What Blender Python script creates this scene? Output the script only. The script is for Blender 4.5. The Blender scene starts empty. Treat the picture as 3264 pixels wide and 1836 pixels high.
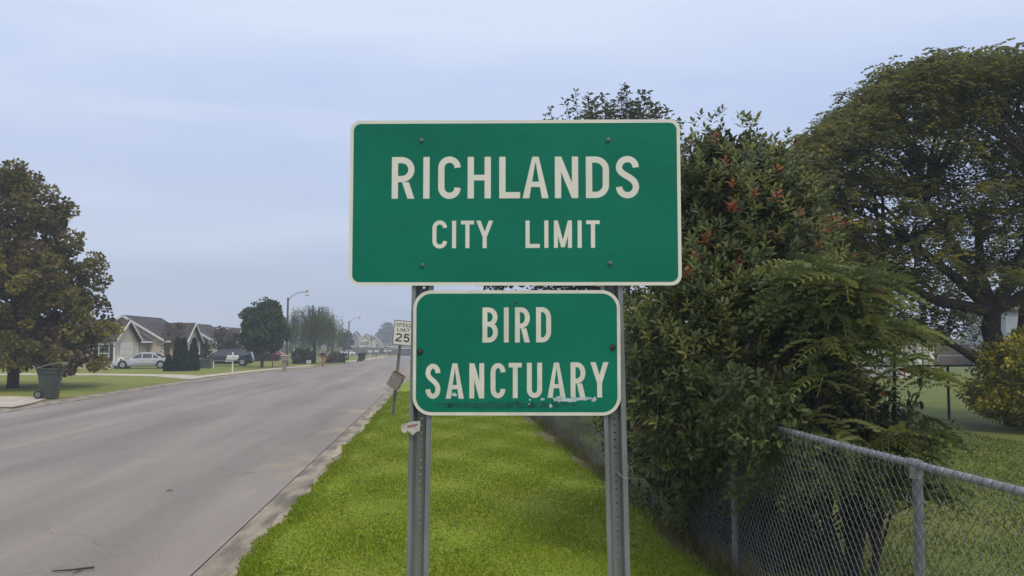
import bpy, math, random
import numpy as np
from mathutils import Vector, Matrix

# ------------------------------------------------------------------ camera, sky, sun, exposure
scn = bpy.context.scene
COL = scn.collection
R = math.radians
rng = np.random.default_rng(7)
rnd = random.Random(11)

cd = bpy.data.cameras.new('camera')
cam = bpy.data.objects.new('camera', cd)
COL.objects.link(cam)
cam.location = (0, 0, 2.3)
cam.rotation_euler = (R(90 + 3.549), 0, R(-4.732))
cd.sensor_width = 36
cd.lens = 36 * 870 / 1024
cd.clip_start = 0.05
cd.clip_end = 3000
scn.camera = cam

w = bpy.data.worlds.new('World')
scn.world = w
w.use_nodes = True
nt = w.node_tree
N, L = nt.nodes, nt.links
N.clear()
SUN_EL, SUN_AZ = 56, 150          # azimuth from +Y towards +X
sky = N.new('ShaderNodeTexSky')
sky.sky_type = 'NISHITA'
sky.sun_disc = False
sky.sun_elevation = R(SUN_EL)
sky.sun_rotation = R(SUN_AZ)
sky.dust_density = 3
sky.air_density = 1.2
tc = N.new('ShaderNodeTexCoord')
sep = N.new('ShaderNodeSeparateXYZ')
L.new(tc.outputs['Generated'], sep.inputs[0])
ramp = N.new('ShaderNodeValToRGB')
els = ramp.color_ramp.elements
stops = [(0.0, (.375, .425, .635)), (.05, (.39, .45, .67)), (.14, (.425, .515, .78)), (.28, (.49, .60, .88)),
         (.40, (.72, .81, .98)), (.6, (.90, .95, 1.02)), (1.0, (1.10, 1.10, 1.08))]
els[0].position, els[0].color = 0, (*stops[0][1], 1)
els[1].position, els[1].color = 1, (*stops[-1][1], 1)
for p, c in stops[1:-1]:
    e = els.new(p)
    e.color = (*c, 1)
L.new(sep.outputs['Z'], ramp.inputs[0])
# thin streaky veil of high cloud
mp = N.new('ShaderNodeMapping')
mp.inputs['Scale'].default_value = (1.2, 1.6, 6.5)
mp.inputs['Rotation'].default_value = (R(10), R(12), 0)
L.new(tc.outputs['Generated'], mp.inputs[0])
ns = N.new('ShaderNodeTexNoise')
ns.inputs['Scale'].default_value = 1.6
ns.inputs['Detail'].default_value = 5
ns.inputs['Roughness'].default_value = .5
ns.inputs['Distortion'].default_value = .35
L.new(mp.outputs[0], ns.inputs[0])
mr = N.new('ShaderNodeMapRange')
mr.inputs['From Min'].default_value = .34
mr.inputs['From Max'].default_value = .72
mr.inputs['To Min'].default_value = 0
mr.inputs['To Max'].default_value = .55
L.new(ns.outputs[0], mr.inputs[0])
veil = N.new('ShaderNodeMixRGB')
veil.inputs[2].default_value = (.84, .89, 1.0, 1)
L.new(mr.outputs[0], veil.inputs[0])
L.new(ramp.outputs[0], veil.inputs[1])
# the veil carries ten times its colour because the background strength is 0.1
up = N.new('ShaderNodeMixRGB')
up.blend_type = 'MULTIPLY'
up.inputs[0].default_value = 1
up.inputs[2].default_value = (10, 10, 10, 1)
L.new(veil.outputs[0], up.inputs[1])
mx = N.new('ShaderNodeMixRGB')
mx.inputs[0].default_value = .88
L.new(sky.outputs[0], mx.inputs[1])
L.new(up.outputs[0], mx.inputs[2])
bg = N.new('ShaderNodeBackground')
bg.inputs[1].default_value = .1
L.new(mx.outputs[0], bg.inputs[0])
wo = N.new('ShaderNodeOutputWorld')
L.new(bg.outputs[0], wo.inputs[0])

sd = bpy.data.lights.new('sun', 'SUN')
sd.energy = 1.5
sd.angle = R(13)
sd.color = (1, .91, .78)
so = bpy.data.objects.new('sun', sd)
COL.objects.link(so)
so.rotation_euler = (R(90 - SUN_EL), 0, R(180 - SUN_AZ) + 0)
so.location = (0, 0, 30)
# lamp shines down its -Z: aim it from the sky position
sv = Vector((math.sin(R(SUN_AZ)) * math.cos(R(SUN_EL)), math.cos(R(SUN_AZ)) * math.cos(R(SUN_EL)), math.sin(R(SUN_EL))))
so.rotation_euler = sv.to_track_quat('Z', 'Y').to_euler()

scn.view_settings.view_transform = 'Standard'
scn.view_settings.look = 'None'
scn.view_settings.exposure = 0.15
scn.view_settings.gamma = 1
scn.view_settings.use_curve_mapping = False
try:
    scn.cycles.max_bounces = 6
    scn.cycles.diffuse_bounces = 3
    scn.cycles.transparent_max_bounces = 8
    scn.cycles.volume_bounces = 1
except Exception:
    pass

# ------------------------------------------------------------------ materials
MATS = {}


def mat(name, col, rough=.6, var=.12, scale=4., col2=None, bump=0., bscale=None, metal=0., spec=.3, stretch=(1, 1, 1),
        lo=.35, hi=.65, detail=5, coat=0., emit=None, trans=0., fine=0., fsc=None):
    m = bpy.data.materials.new(name)
    m.use_nodes = True
    n, l = m.node_tree.nodes, m.node_tree.links
    b = n['Principled BSDF']
    b.inputs['Roughness'].default_value = rough
    b.inputs['Metallic'].default_value = metal
    b.inputs['Specular IOR Level'].default_value = spec
    if coat:
        b.inputs['Coat Weight'].default_value = coat
        b.inputs['Coat Roughness'].default_value = .08
    if trans:
        b.inputs['Transmission Weight'].default_value = trans
    t = n.new('ShaderNodeTexCoord')
    mpp = n.new('ShaderNodeMapping')
    mpp.inputs['Scale'].default_value = stretch
    l.new(t.outputs['Object'], mpp.inputs[0])
    z = n.new('ShaderNodeTexNoise')
    z.inputs['Scale'].default_value = scale
    z.inputs['Detail'].default_value = detail
    l.new(mpp.outputs[0], z.inputs[0])
    r = n.new('ShaderNodeValToRGB')
    a = col
    if col2 is None:
        c1 = tuple(max(0, x * (1 - var)) for x in a)
        c2 = tuple(min(1, x * (1 + var)) for x in a)
    else:
        c1, c2 = a, col2
    r.color_ramp.elements[0].position = lo
    r.color_ramp.elements[1].position = hi
    r.color_ramp.elements[0].color = (*c1, 1)
    r.color_ramp.elements[1].color = (*c2, 1)
    l.new(z.outputs[0], r.inputs[0])
    out = r.outputs[0]
    if fine:
        z2 = n.new('ShaderNodeTexNoise')
        z2.inputs['Scale'].default_value = fsc or scale * 22
        z2.inputs['Detail'].default_value = 3
        l.new(t.outputs['Object'], z2.inputs[0])
        q = n.new('ShaderNodeMapRange')
        q.inputs['From Min'].default_value = .3
        q.inputs['From Max'].default_value = .7
        q.inputs['To Min'].default_value = 1 - fine
        q.inputs['To Max'].default_value = 1 + fine
        l.new(z2.outputs[0], q.inputs[0])
        mm = n.new('ShaderNodeVectorMath')
        mm.operation = 'SCALE'
        l.new(out, mm.inputs[0])
        l.new(q.outputs[0], mm.inputs['Scale'])
        out = mm.outputs[0]
    l.new(out, b.inputs['Base Color'])
    if bump:
        z3 = n.new('ShaderNodeTexNoise')
        z3.inputs['Scale'].default_value = bscale or scale * 6
        z3.inputs['Detail'].default_value = 4
        l.new(mpp.outputs[0], z3.inputs[0])
        bp = n.new('ShaderNodeBump')
        bp.inputs['Strength'].default_value = bump
        bp.inputs['Distance'].default_value = .02
        l.new(z3.outputs[0], bp.inputs['Height'])
        l.new(bp.outputs[0], b.inputs['Normal'])
    MATS[name] = m
    return m


def leafmat(name, transl=.38, rough=.6, spec=.2):
    m = bpy.data.materials.new(name)
    m.use_nodes = True
    n, l = m.node_tree.nodes, m.node_tree.links
    b = n['Principled BSDF']
    b.inputs['Roughness'].default_value = rough
    b.inputs['Specular IOR Level'].default_value = spec
    at = n.new('ShaderNodeAttribute')
    at.attribute_name = 'tint'
    l.new(at.outputs['Color'], b.inputs['Base Color'])
    tr = n.new('ShaderNodeBsdfTranslucent')
    l.new(at.outputs['Color'], tr.inputs[0])
    ms = n.new('ShaderNodeMixShader')
    ms.inputs[0].default_value = transl
    l.new(b.outputs[0], ms.inputs[1])
    l.new(tr.outputs[0], ms.inputs[2])
    l.new(ms.outputs[0], n['Material Output'].inputs[0])
    MATS[name] = m
    return m


def siding(name, col, pitch=.13):
    """horizontal lap siding: shadow line and tilt of every course"""
    m = mat(name, col, .6, .06, 1.2)
    n, l = m.node_tree.nodes, m.node_tree.links
    t = n.new('ShaderNodeTexCoord')
    s = n.new('ShaderNodeSeparateXYZ')
    l.new(t.outputs['Object'], s.inputs[0])
    d = n.new('ShaderNodeMath'); d.operation = 'DIVIDE'; d.inputs[1].default_value = pitch
    l.new(s.outputs['Z'], d.inputs[0])
    f = n.new('ShaderNodeMath'); f.operation = 'FRACT'
    l.new(d.outputs[0], f.inputs[0])
    bp = n.new('ShaderNodeBump')
    bp.inputs['Strength'].default_value = 1
    bp.inputs['Distance'].default_value = .03
    bp.invert = True
    l.new(f.outputs[0], bp.inputs['Height'])
    l.new(bp.outputs[0], n['Principled BSDF'].inputs['Normal'])
    return m


sign_green = mat('sign_green', (.001, .150, .090), .5, .10, 1.6, spec=.18, fine=.04, stretch=(1, 1, 2.5))
sign_white = mat('sign_white', (.68, .655, .56), .5, .04, 6, spec=.3)
sign_white2 = mat('sign_white_dirty', (.63, .605, .51), .55, .08, 14)
sign_black = mat('sign_black', (.012, .012, .013), .5, .1, 6)
scuff_m = mat('scuffed_sheeting', (.42, .50, .50), .5, .2, 60)
grime_m = mat('adhesive_grime', (.003, .095, .06), .6, .4, 40)
galv = mat('galvanized_steel', (.19, .205, .205), .55, .28, 9, metal=.35, stretch=(1, 1, .25), fine=.12)
galv2 = mat('fence_pipe_steel', (.26, .27, .29), .5, .22, 12, metal=.35, fine=.12)
post_steel = mat('fence_post_steel', (.165, .17, .185), .55, .2, 9, metal=.3, fine=.12)
wire_m = mat('fence_wire_steel', (.16, .17, .175), .5, .25, 30, metal=.35)
dkwire = mat('dark_coated_fence', (.02, .03, .026), .5, .2, 8)
bolt_m = mat('bolt_steel', (.16, .17, .15), .45, .3, 60, metal=.5)
bolt_r = mat('rusty_bolt', (.045, .045, .04), .6, .4, 80, metal=.3)
tape_m = mat('old_tape', (.45, .42, .36), .6, .2, 30)
tape_red = mat('faded_red_print', (.30, .06, .05), .6, .2, 30)
asphalt = mat('weathered_asphalt', (.205, .180, .168), .88, .1, .35, (.272, .242, .226), bump=.25, bscale=90,
              stretch=(2.2, .35, 1), lo=.3, hi=.75, fine=.20, fsc=75)


def sandy_edge(m):
    # sand washed over the right edge of the road, patches with shapes of their own
    n, l = m.node_tree.nodes, m.node_tree.links
    bs = n['Principled BSDF']
    src = bs.inputs['Base Color'].links[0].from_socket
    t = n.new('ShaderNodeTexCoord')
    s = n.new('ShaderNodeSeparateXYZ'); l.new(t.outputs['Object'], s.inputs[0])
    a = n.new('ShaderNodeMapRange'); a.inputs['From Min'].default_value = -3.7; a.inputs['From Max'].default_value = -2.45
    l.new(s.outputs['X'], a.inputs[0])
    z = n.new('ShaderNodeTexNoise'); z.inputs['Scale'].default_value = 1; z.inputs['Detail'].default_value = 7
    mp_ = n.new('ShaderNodeMapping'); mp_.inputs['Scale'].default_value = (.9, .38, 1); l.new(t.outputs['Object'], mp_.inputs[0]); l.new(mp_.outputs[0], z.inputs[0])
    q = n.new('ShaderNodeMapRange'); q.inputs['From Min'].default_value = .52; q.inputs['From Max'].default_value = .64
    l.new(z.outputs[0], q.inputs[0])
    k = n.new('ShaderNodeMath'); k.operation = 'MULTIPLY'; l.new(a.outputs[0], k.inputs[0]); l.new(q.outputs[0], k.inputs[1])
    x = n.new('ShaderNodeMixRGB'); l.new(k.outputs[0], x.inputs[0]); l.new(src, x.inputs[1]); x.inputs[2].default_value = (.34, .295, .22, 1)
    # long darker wheel tracks and old seams running with the road
    z2 = n.new('ShaderNodeTexNoise'); z2.inputs['Scale'].default_value = 1; z2.inputs['Detail'].default_value = 4
    m2 = n.new('ShaderNodeMapping'); m2.inputs['Scale'].default_value = (.75, .035, 1); m2.inputs['Rotation'].default_value = (0, 0, R(-4)); l.new(t.outputs['Object'], m2.inputs[0]); l.new(m2.outputs[0], z2.inputs[0])
    q2 = n.new('ShaderNodeMapRange'); q2.inputs['From Min'].default_value = .35; q2.inputs['From Max'].default_value = .68
    q2.inputs['To Min'].default_value = .80; q2.inputs['To Max'].default_value = 1.12
    l.new(z2.outputs[0], q2.inputs[0])
    y = n.new('ShaderNodeVectorMath'); y.operation = 'SCALE'; l.new(x.outputs[0], y.inputs[0]); l.new(q2.outputs[0], y.inputs['Scale'])
    # thin wandering cracks
    v = n.new('ShaderNodeTexVoronoi'); v.feature = 'DISTANCE_TO_EDGE'; v.inputs['Scale'].default_value = .42
    zd = n.new('ShaderNodeTexNoise'); zd.inputs['Scale'].default_value = 1.4; zd.inputs['Detail'].default_value = 6
    l.new(t.outputs['Object'], zd.inputs[0])
    va = n.new('ShaderNodeVectorMath'); va.operation = 'MULTIPLY_ADD'
    l.new(zd.outputs['Color'], va.inputs[0]); va.inputs[1].default_value = (1.1, 1.1, 0); l.new(t.outputs['Object'], va.inputs[2])
    l.new(va.outputs[0], v.inputs['Vector'])
    c1 = n.new('ShaderNodeMapRange'); c1.inputs['From Min'].default_value = .002; c1.inputs['From Max'].default_value = .010
    c1.inputs['To Min'].default_value = 1; c1.inputs['To Max'].default_value = 0
    l.new(v.outputs['Distance'], c1.inputs[0])
    zm_ = n.new('ShaderNodeTexNoise'); zm_.inputs['Scale'].default_value = .35; l.new(t.outputs['Object'], zm_.inputs[0])
    c2 = n.new('ShaderNodeMapRange'); c2.inputs['From Min'].default_value = .52; c2.inputs['From Max'].default_value = .6
    c2.inputs['To Max'].default_value = .32
    l.new(zm_.outputs[0], c2.inputs[0])
    c3 = n.new('ShaderNodeMath'); c3.operation = 'MULTIPLY'; l.new(c1.outputs[0], c3.inputs[0]); l.new(c2.outputs[0], c3.inputs[1])
    fx = n.new('ShaderNodeMixRGB'); l.new(c3.outputs[0], fx.inputs[0]); l.new(y.outputs[0], fx.inputs[1]); fx.inputs[2].default_value = (.05, .045, .04, 1)
    l.new(fx.outputs[0], bs.inputs['Base Color'])


sandy_edge(asphalt)
concrete = mat('concrete', (.36, .32, .27), .85, .1, 1.5, (.48, .43, .36), bump=.2, bscale=40, fine=.08)
gutter_m = mat('gutter_concrete', (.15, .13, .11), .9, .1, 1.6, (.31, .27, .21), bump=.35, bscale=30, stretch=(2.5, .6, 1),
               lo=.38, hi=.62, fine=.12)
sand_m = mat('sand', (.27, .235, .18), .95, .15, 2.2, (.38, .33, .25), bump=.4, bscale=50, fine=.12)
dirt_m = mat('bare_dirt', (.10, .078, .05), .95, .2, 6, (.19, .15, .10), bump=.5, bscale=30)
bark = mat('bark', (.035, .028, .022), .9, .3, 8, bump=.6, bscale=20, stretch=(1, 1, .3))
bark2 = mat('grey_bark', (.06, .052, .044), .9, .3, 8, bump=.6, bscale=20, stretch=(1, 1, .3))
leaf_m = leafmat('leaves')
leaf_gl = leafmat('glossy_leaves', .3, .5, .22)
leaf_thin = leafmat('thin_leaves', .5, .6, .2)
blade_m = leafmat('grass_blades', .35, .7, .08)
roof_m = mat('dark_shingles', (.036, .028, .034), .85, .15, 3, (.062, .048, .054), bump=.5, bscale=9, stretch=(1, 1, 2), fine=.2)
roof_l = mat('brown_shingles', (.085, .06, .055), .85, .2, 2, fine=.2)
side_beige = siding('beige_siding', (.50, .44, .35))
side_cream = siding('cream_siding', (.62, .56, .40))
side_white = siding('offwhite_siding', (.55, .53, .46))
side_grey = siding('grey_siding', (.26, .28, .29))
trim_w = mat('white_trim', (.66, .65, .61), .5, .05, 3)
shutter_m = mat('dark_shutter', (.03, .032, .035), .6, .1, 3)
glass_m = mat('window_glass', (.07, .08, .09), .08, .2, 1, spec=.9)
brick_m = mat('red_brown_trim', (.16, .06, .045), .7, .15, 6)
wood_m = mat('weathered_wood', (.13, .115, .105), .9, .25, 3, bump=.3, stretch=(6, 6, .6))
wood_b = mat('brown_wood', (.12, .08, .058), .9, .25, 3, bump=.3, stretch=(6, 6, .6))
bin_m = mat('green_plastic', (.05, .062, .05), .5, .12, 3)
bin_lid = mat('faded_green_lid', (.13, .14, .11), .55, .12, 4)
bin_dk = mat('dark_plastic', (.02, .026, .022), .5, .1, 4)
bag_m = mat('dark_bags', (.02, .018, .03), .4, .3, 9)
rubber = mat('tyre_rubber', (.018, .018, .018), .8, .1, 5)
rim_m = mat('wheel_alloy', (.42, .43, .45), .35, .1, 5, metal=.6)
car_silver = mat('silver_paint', (.46, .46, .50), .35, .03, 2, metal=.15, coat=.6)
car_navy = mat('navy_paint', (.012, .015, .035), .22, .05, 2, coat=.8)
car_red = mat('red_paint', (.40, .012, .02), .28, .05, 2, coat=.6)
car_white = mat('white_paint', (.70, .70, .70), .3, .03, 2, coat=.6)
car_glass = mat('car_glass', (.03, .036, .038), .05, .1, 1, spec=.9)
lamp_w = mat('headlamp_lens', (.6, .62, .6), .12, .05, 3)
lamp_r = mat('tail_lamp', (.32, .012, .012), .2, .1, 3)
mail_white = mat('white_mailbox', (.48, .48, .46), .5, .08, 6)
mail_dk = mat('black_mailbox', (.02, .02, .022), .45, .1, 6)
red_wood = mat('red_painted_wood', (.30, .035, .04), .7, .15, 6)
tan_m = mat('tan_plastic', (.24, .20, .16), .7, .12, 5)
box_m = mat('dull_cardboard', (.30, .27, .235), .9, .15, 14, fine=.1)
box_rim = mat('brown_cardboard_edge', (.27, .18, .12), .9, .2, 20)
box_in = mat('cardboard_inside', (.12, .085, .055), .9, .2, 20)
pole_m = mat('weathered_pole', (.11, .10, .09), .9, .2, 5, stretch=(4, 4, .4))
alum = mat('bare_aluminium', (.33, .35, .36), .5, .08, 4, metal=.3)
trafo = mat('green_cabinet', (.045, .065, .05), .5, .1, 3)
pink_m = mat('pink_flower', (.45, .05, .16), .6, .1, 8)


def grassmat(name, a, b, c):
    m = mat(name, a, .9, .1, .9, b, bump=.6, bscale=26, lo=.36, hi=.66, fine=.16)
    n, l = m.node_tree.nodes, m.node_tree.links
    # larger patches of a third tone
    bs = n['Principled BSDF']
    src = bs.inputs['Base Color'].links[0].from_socket
    t = n.new('ShaderNodeTexCoord')
    z = n.new('ShaderNodeTexNoise'); z.inputs['Scale'].default_value = .22; z.inputs['Detail'].default_value = 6
    l.new(t.outputs['Object'], z.inputs[0])
    q = n.new('ShaderNodeMapRange')
    q.inputs['From Min'].default_value = .45
    q.inputs['From Max'].default_value = .7
    l.new(z.outputs[0], q.inputs[0])
    k = n.new('ShaderNodeMixRGB')
    l.new(q.outputs[0], k.inputs[0])
    l.new(src, k.inputs[1])
    k.inputs[2].default_value = (*c, 1)
    l.new(k.outputs[0], bs.inputs['Base Color'])
    return m


grass_m = grassmat('lawn', (.145, .20, .008), (.19, .25, .012), (.21, .225, .03))
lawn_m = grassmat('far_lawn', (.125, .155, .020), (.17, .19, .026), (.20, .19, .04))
yard_shade_m = grassmat('shaded_yard_lawn', (.085, .115, .020), (.12, .148, .026), (.14, .145, .035))  # lawn behind the fence: its shade is put into this darker green


# ------------------------------------------------------------------ mesh helpers
class MB:
    def __init__(s):
        s.v, s.f, s.mi = [], [], []

    def add(s, vs, fs, mi=0):
        o = len(s.v)
        s.v += [tuple(q) for q in vs]
        s.f += [tuple(i + o for i in f) for f in fs]
        s.mi += [mi] * len(fs)

    def box(s, c, d, mi=0, rot=None, taper=1.):
        cx, cy, cz = c
        hx, hy, hz = d[0] / 2, d[1] / 2, d[2] / 2
        vs = []
        for z in (-1, 1):
            k = taper if z > 0 else 1
            for x, y in ((-1, -1), (1, -1), (1, 1), (-1, 1)):
                vs.append(Vector((x * hx * k, y * hy * k, z * hz)))
        if rot is not None:
            vs = [rot @ q for q in vs]
        vs = [(q.x + cx, q.y + cy, q.z + cz) for q in vs]
        s.add(vs, [(0, 3, 2, 1), (4, 5, 6, 7), (0, 1, 5, 4), (1, 2, 6, 5), (2, 3, 7, 6), (3, 0, 4, 7)], mi)

    def bar(s, a, b, wd, mi=0, wd2=None, up=Vector((0, 0, 1))):
        a, b = Vector(a), Vector(b)
        d = (b - a)
        q = d.to_track_quat('Z', 'Y')
        ln = d.length
        hw, hh = wd / 2, (wd2 or wd) / 2
        vs = []
        for z in (0, ln):
            for x, y in ((-hw, -hh), (hw, -hh), (hw, hh), (-hw, hh)):
                vs.append(a + q @ Vector((x, y, z)))
        s.add(vs, [(0, 3, 2, 1), (4, 5, 6, 7), (0, 1, 5, 4), (1, 2, 6, 5), (2, 3, 7, 6), (3, 0, 4, 7)], mi)

    def tube(s, pts, rad, n=8, mi=0, caps=True):
        pts = [Vector(p) for p in pts]
        if not hasattr(rad, '__len__'):
            rad = [rad] * len(pts)
        o = len(s.v)
        prev = None
        for i, p in enumerate(pts):
            if i == 0:
                d = pts[1] - p
            elif i == len(pts) - 1:
                d = p - pts[i - 1]
            else:
                d = pts[i + 1] - pts[i - 1]
            d.normalize()
            if prev is None:
                ref = Vector((1, 0, 0)) if abs(d.x) < .8 else Vector((0, 1, 0))
                x = d.cross(ref).normalized()
            else:
                x = (prev - d * prev.dot(d)).normalized()
            prev = x
            y = d.cross(x)
            for k in range(n):
                a = 2 * math.pi * k / n
                s.v.append(tuple(p + (x * math.cos(a) + y * math.sin(a)) * rad[i]))
        for i in range(len(pts) - 1):
            for k in range(n):
                a, b = o + i * n + k, o + i * n + (k + 1) % n
                s.f.append((a, b, b + n, a + n)); s.mi.append(mi)
        if caps:
            s.f.append(tuple(o + k for k in reversed(range(n)))); s.mi.append(mi)
            s.f.append(tuple(o + (len(pts) - 1) * n + k for k in range(n))); s.mi.append(mi)

    def prism(s, poly, axis, a, b, mi=0):
        """poly: 2D points; axis 'x','y','z' the extrusion axis from a to b"""
        n = len(poly)
        vs = []
        for t in (a, b):
            for p, q in poly:
                vs.append({'x': (t, p, q), 'y': (p, t, q), 'z': (p, q, t)}[axis])
        fs = [tuple(range(n)), tuple(n + i for i in reversed(range(n)))]
        fs += [(i, i + n, (i + 1) % n + n, (i + 1) % n) for i in range(n)]
        s.add(vs, fs, mi)

    def quad(s, a, b, c, d, mi=0):
        s.add([a, b, c, d], [(0, 1, 2, 3)], mi)

    def slab(s, pts, th, mi=0):
        """thick polygon: pts coplanar, thickness along -normal"""
        P = [Vector(p) for p in pts]
        nr = (P[1] - P[0]).cross(P[2] - P[0]).normalized()
        n = len(P)
        vs = P + [p - nr * th for p in P]
        fs = [tuple(range(n)), tuple(n + i for i in reversed(range(n)))]
        fs += [(i, i + n, (i + 1) % n + n, (i + 1) % n) for i in range(n)]
        s.add(vs, fs, mi)

    def mesh(s, name, mats):
        me = bpy.data.meshes.new(name)
        me.from_pydata(s.v, [], s.f)
        for m in (mats if isinstance(mats, (list, tuple)) else [mats]):
            me.materials.append(m)
        me.polygons.foreach_set('material_index', s.mi)
        return me

    def build(s, name, mats, parent=None, smooth=False, fixn=True):
        me = s.mesh(name, mats)
        if fixn:
            import bmesh
            bm = bmesh.new(); bm.from_mesh(me)
            bmesh.ops.recalc_face_normals(bm, faces=bm.faces)
            bm.to_mesh(me); bm.free()
        if smooth:
            me.polygons.foreach_set('use_smooth', [True] * len(me.polygons))
            try:
                me.set_sharp_from_angle(angle=R(40))
            except Exception:
                pass
        return link(name, me, parent)


def link(name, data, parent=None, loc=None, rz=None):
    o = bpy.data.objects.new(name, data)
    COL.objects.link(o)
    if parent is not None:
        o.parent = parent
    if loc is not None:
        o.location = loc
    if rz is not None:
        o.rotation_euler = (0, 0, rz)
    return o


def tag(o, label=None, cat=None, group=None, kind=None):
    if label: o['label'] = label
    if cat: o['category'] = cat
    if group: o['group'] = group
    if kind: o['kind'] = kind
    return o


def empty(name, loc=(0, 0, 0), rz=0):
    return link(name, None, None, loc, rz)


def kids(o):
    return [c for c in bpy.data.objects if c.parent == o]


def copy_tree(o, parent=None):
    c = o.copy()
    COL.objects.link(c)
    if parent is not None:
        c.parent = parent
    for ch in kids(o):
        copy_tree(ch, c)
    return c


def gz(y):
    return 0. if y < 100 else (-.009 * (y - 100) if y < 320 else -1.98)


def npmesh(name, V, F, mats, tint=None, mi=None):
    """V (n,3) F (m,3) numpy triangles; tint (n,3) per vertex"""
    me = bpy.data.meshes.new(name)
    V = np.asarray(V, np.float32); F = np.asarray(F, np.int32)
    me.vertices.add(len(V)); me.vertices.foreach_set('co', V.ravel())
    k = F.shape[1]
    me.loops.add(F.size); me.loops.foreach_set('vertex_index', F.ravel())
    me.polygons.add(len(F))
    me.polygons.foreach_set('loop_start', np.arange(0, F.size, k, dtype=np.int32))
    me.polygons.foreach_set('loop_total', np.full(len(F), k, np.int32))
    me.update(calc_edges=True)
    for m in (mats if isinstance(mats, (list, tuple)) else [mats]):
        me.materials.append(m)
    if tint is not None:
        at = me.color_attributes.new('tint', 'FLOAT_COLOR', 'POINT')
        c = np.ones((len(V), 4), np.float32); c[:, :3] = tint
        at.data.foreach_set('color', c.ravel())
    me.validate()
    return me


# leaf templates: unit length along +x, width along y, normal +z
LEAF = (np.array([(0, 0, 0), (.35, .2, .05), (.35, -.2, .05), (.75, .14, .02), (.75, -.14, .02), (1, 0, -.08)], float),
        np.array([(0, 2, 1), (1, 2, 4), (1, 4, 3), (3, 4, 5)]))
TUFT = (np.array([(0, 0, 0), (.5, .42, .1), (.5, -.42, .06), (1, .05, -.05), (.2, .3, -.12), (.3, -.32, -.1)], float),
        np.array([(0, 2, 1), (1, 2, 3), (0, 1, 4), (0, 5, 2)]))
NARROW = (np.array([(0, 0, 0), (.5, .09, .03), (.5, -.09, .03), (1, 0, -.1)], float),
          np.array([(0, 2, 1), (1, 2, 3)]))


def frond(pairs=9, ln=1., droop=.35, lf=.26, wd=.075, k=5):
    """pinnate leaf, unit length"""
    V, F = [], []
    def pt(t):
        return np.array([t * (1 - .12 * droop * t), 0, .22 * t - droop * t * t * 1.1])
    for i in range(k + 1):
        p = pt(i / k)
        V += [p + (0, .008, 0), p + (0, -.008, 0)]
    for i in range(k):
        a = 2 * i
        F += [(a, a + 1, a + 3), (a, a + 3, a + 2)]
    for i in range(pairs):
        t = .14 + .84 * i / (pairs - 1)
        p = pt(t)
        sz = lf * (1 - .45 * abs(t - .45) / .55)
        for sgn in (1, -1):
            d = np.array([.45, sgn * .85, -.25 - .1 * (i % 2)]); d /= np.linalg.norm(d)
            q = np.array([1, 0, 0]) * wd / 2
            o = len(V)
            V += [p, p + d * sz * .5 + q, p + d * sz * .5 - q, p + d * sz + (0, 0, -.04)]
            F += [(o, o + 1, o + 2), (o + 1, o + 3, o + 2)]
    return np.array(V, float), np.array(F)


def frames(d, n):
    d = d / (np.linalg.norm(d, axis=1, keepdims=True) + 1e-9)
    n = n - (n * d).sum(1, keepdims=True) * d
    n = n / (np.linalg.norm(n, axis=1, keepdims=True) + 1e-9)
    y = np.cross(n, d)
    return np.stack([d, y, n], axis=2)            # columns x,y,z


def scatter(tmpl, P, D, Nn, S, C):
    TV, TF = tmpl
    M = frames(D, Nn)
    V = np.einsum('nij,kj->nki', M, TV) * S[:, None, None] + P[:, None, :]
    n, k = len(P), len(TV)
    F = (TF[None] + (np.arange(n) * k)[:, None, None]).reshape(-1, 3)
    return V.reshape(-1, 3), F, np.repeat(C, k, axis=0)


def unit(n):
    v = rng.normal(size=(n, 3))
    return v / np.linalg.norm(v, axis=1, keepdims=True)


def merge(parts):
    V, F, C, o = [], [], [], 0
    for v, f, c in parts:
        V.append(v); F.append(f + o); C.append(c); o += len(v)
    return np.concatenate(V), np.concatenate(F), np.concatenate(C)


def clump_leaves(centres, rad, per, size, tmpl, cols, weights=None, flat=.75, up=.6, droop=0., hollow=.35, jit=.25, cl_var=.3):
    """leaves on the shells of clumps"""
    K = len(centres)
    idx = np.repeat(np.arange(K), per)
    u = unit(len(idx))
    rr = (hollow + (1 - hollow) * rng.random(len(idx)) ** .6)
    rc = np.asarray(rad)[idx] if hasattr(rad, '__len__') else np.full(len(idx), rad)
    P = centres[idx] + u * (rr * rc)[:, None] * np.array([1, 1, flat])
    Nn = u * .7 + unit(len(idx)) * .6 + np.array([0, 0, up])
    D = u + unit(len(idx)) * .8 + np.array([0, 0, -droop])
    S = size * (1 + jit * (rng.random(len(idx)) * 2 - 1))
    cols = np.array(cols)
    wts = np.array(weights if weights is not None else [1] * len(cols), float)
    base = cols[rng.choice(len(cols), K, p=wts / wts.sum())]
    bright = 1 + cl_var * (rng.random(K) * 2 - 1)
    C = (base * bright[:, None])[idx] * (1 + .22 * (rng.random((len(idx), 1)) * 2 - 1))
    return scatter(tmpl, P, D, Nn, S, C)


def limbs(mb, base, tips, r0, trunk_top, bend=.25, n=6, sub=4):
    """limbs from a trunk line towards tips"""
    b = Vector(base)
    for t in tips:
        t = Vector(t)
        h = rnd.uniform(.25, .95)
        a = b.lerp(Vector(trunk_top), h)
        if t.z < a.z + .2:
            a = b.lerp(Vector(trunk_top), max(.12, h * .5))
        mid = a.lerp(t, .5) + Vector((rnd.uniform(-bend, bend), rnd.uniform(-bend, bend), rnd.uniform(0, bend)))
        ra = r0 * (1 - h * .6)
        mb.tube([a, a.lerp(mid, .5) + Vector((0, 0, .04)), mid, mid.lerp(t, .5), t], [ra, ra * .8, ra * .55, ra * .35, ra * .15], n=5, caps=False)


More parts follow.
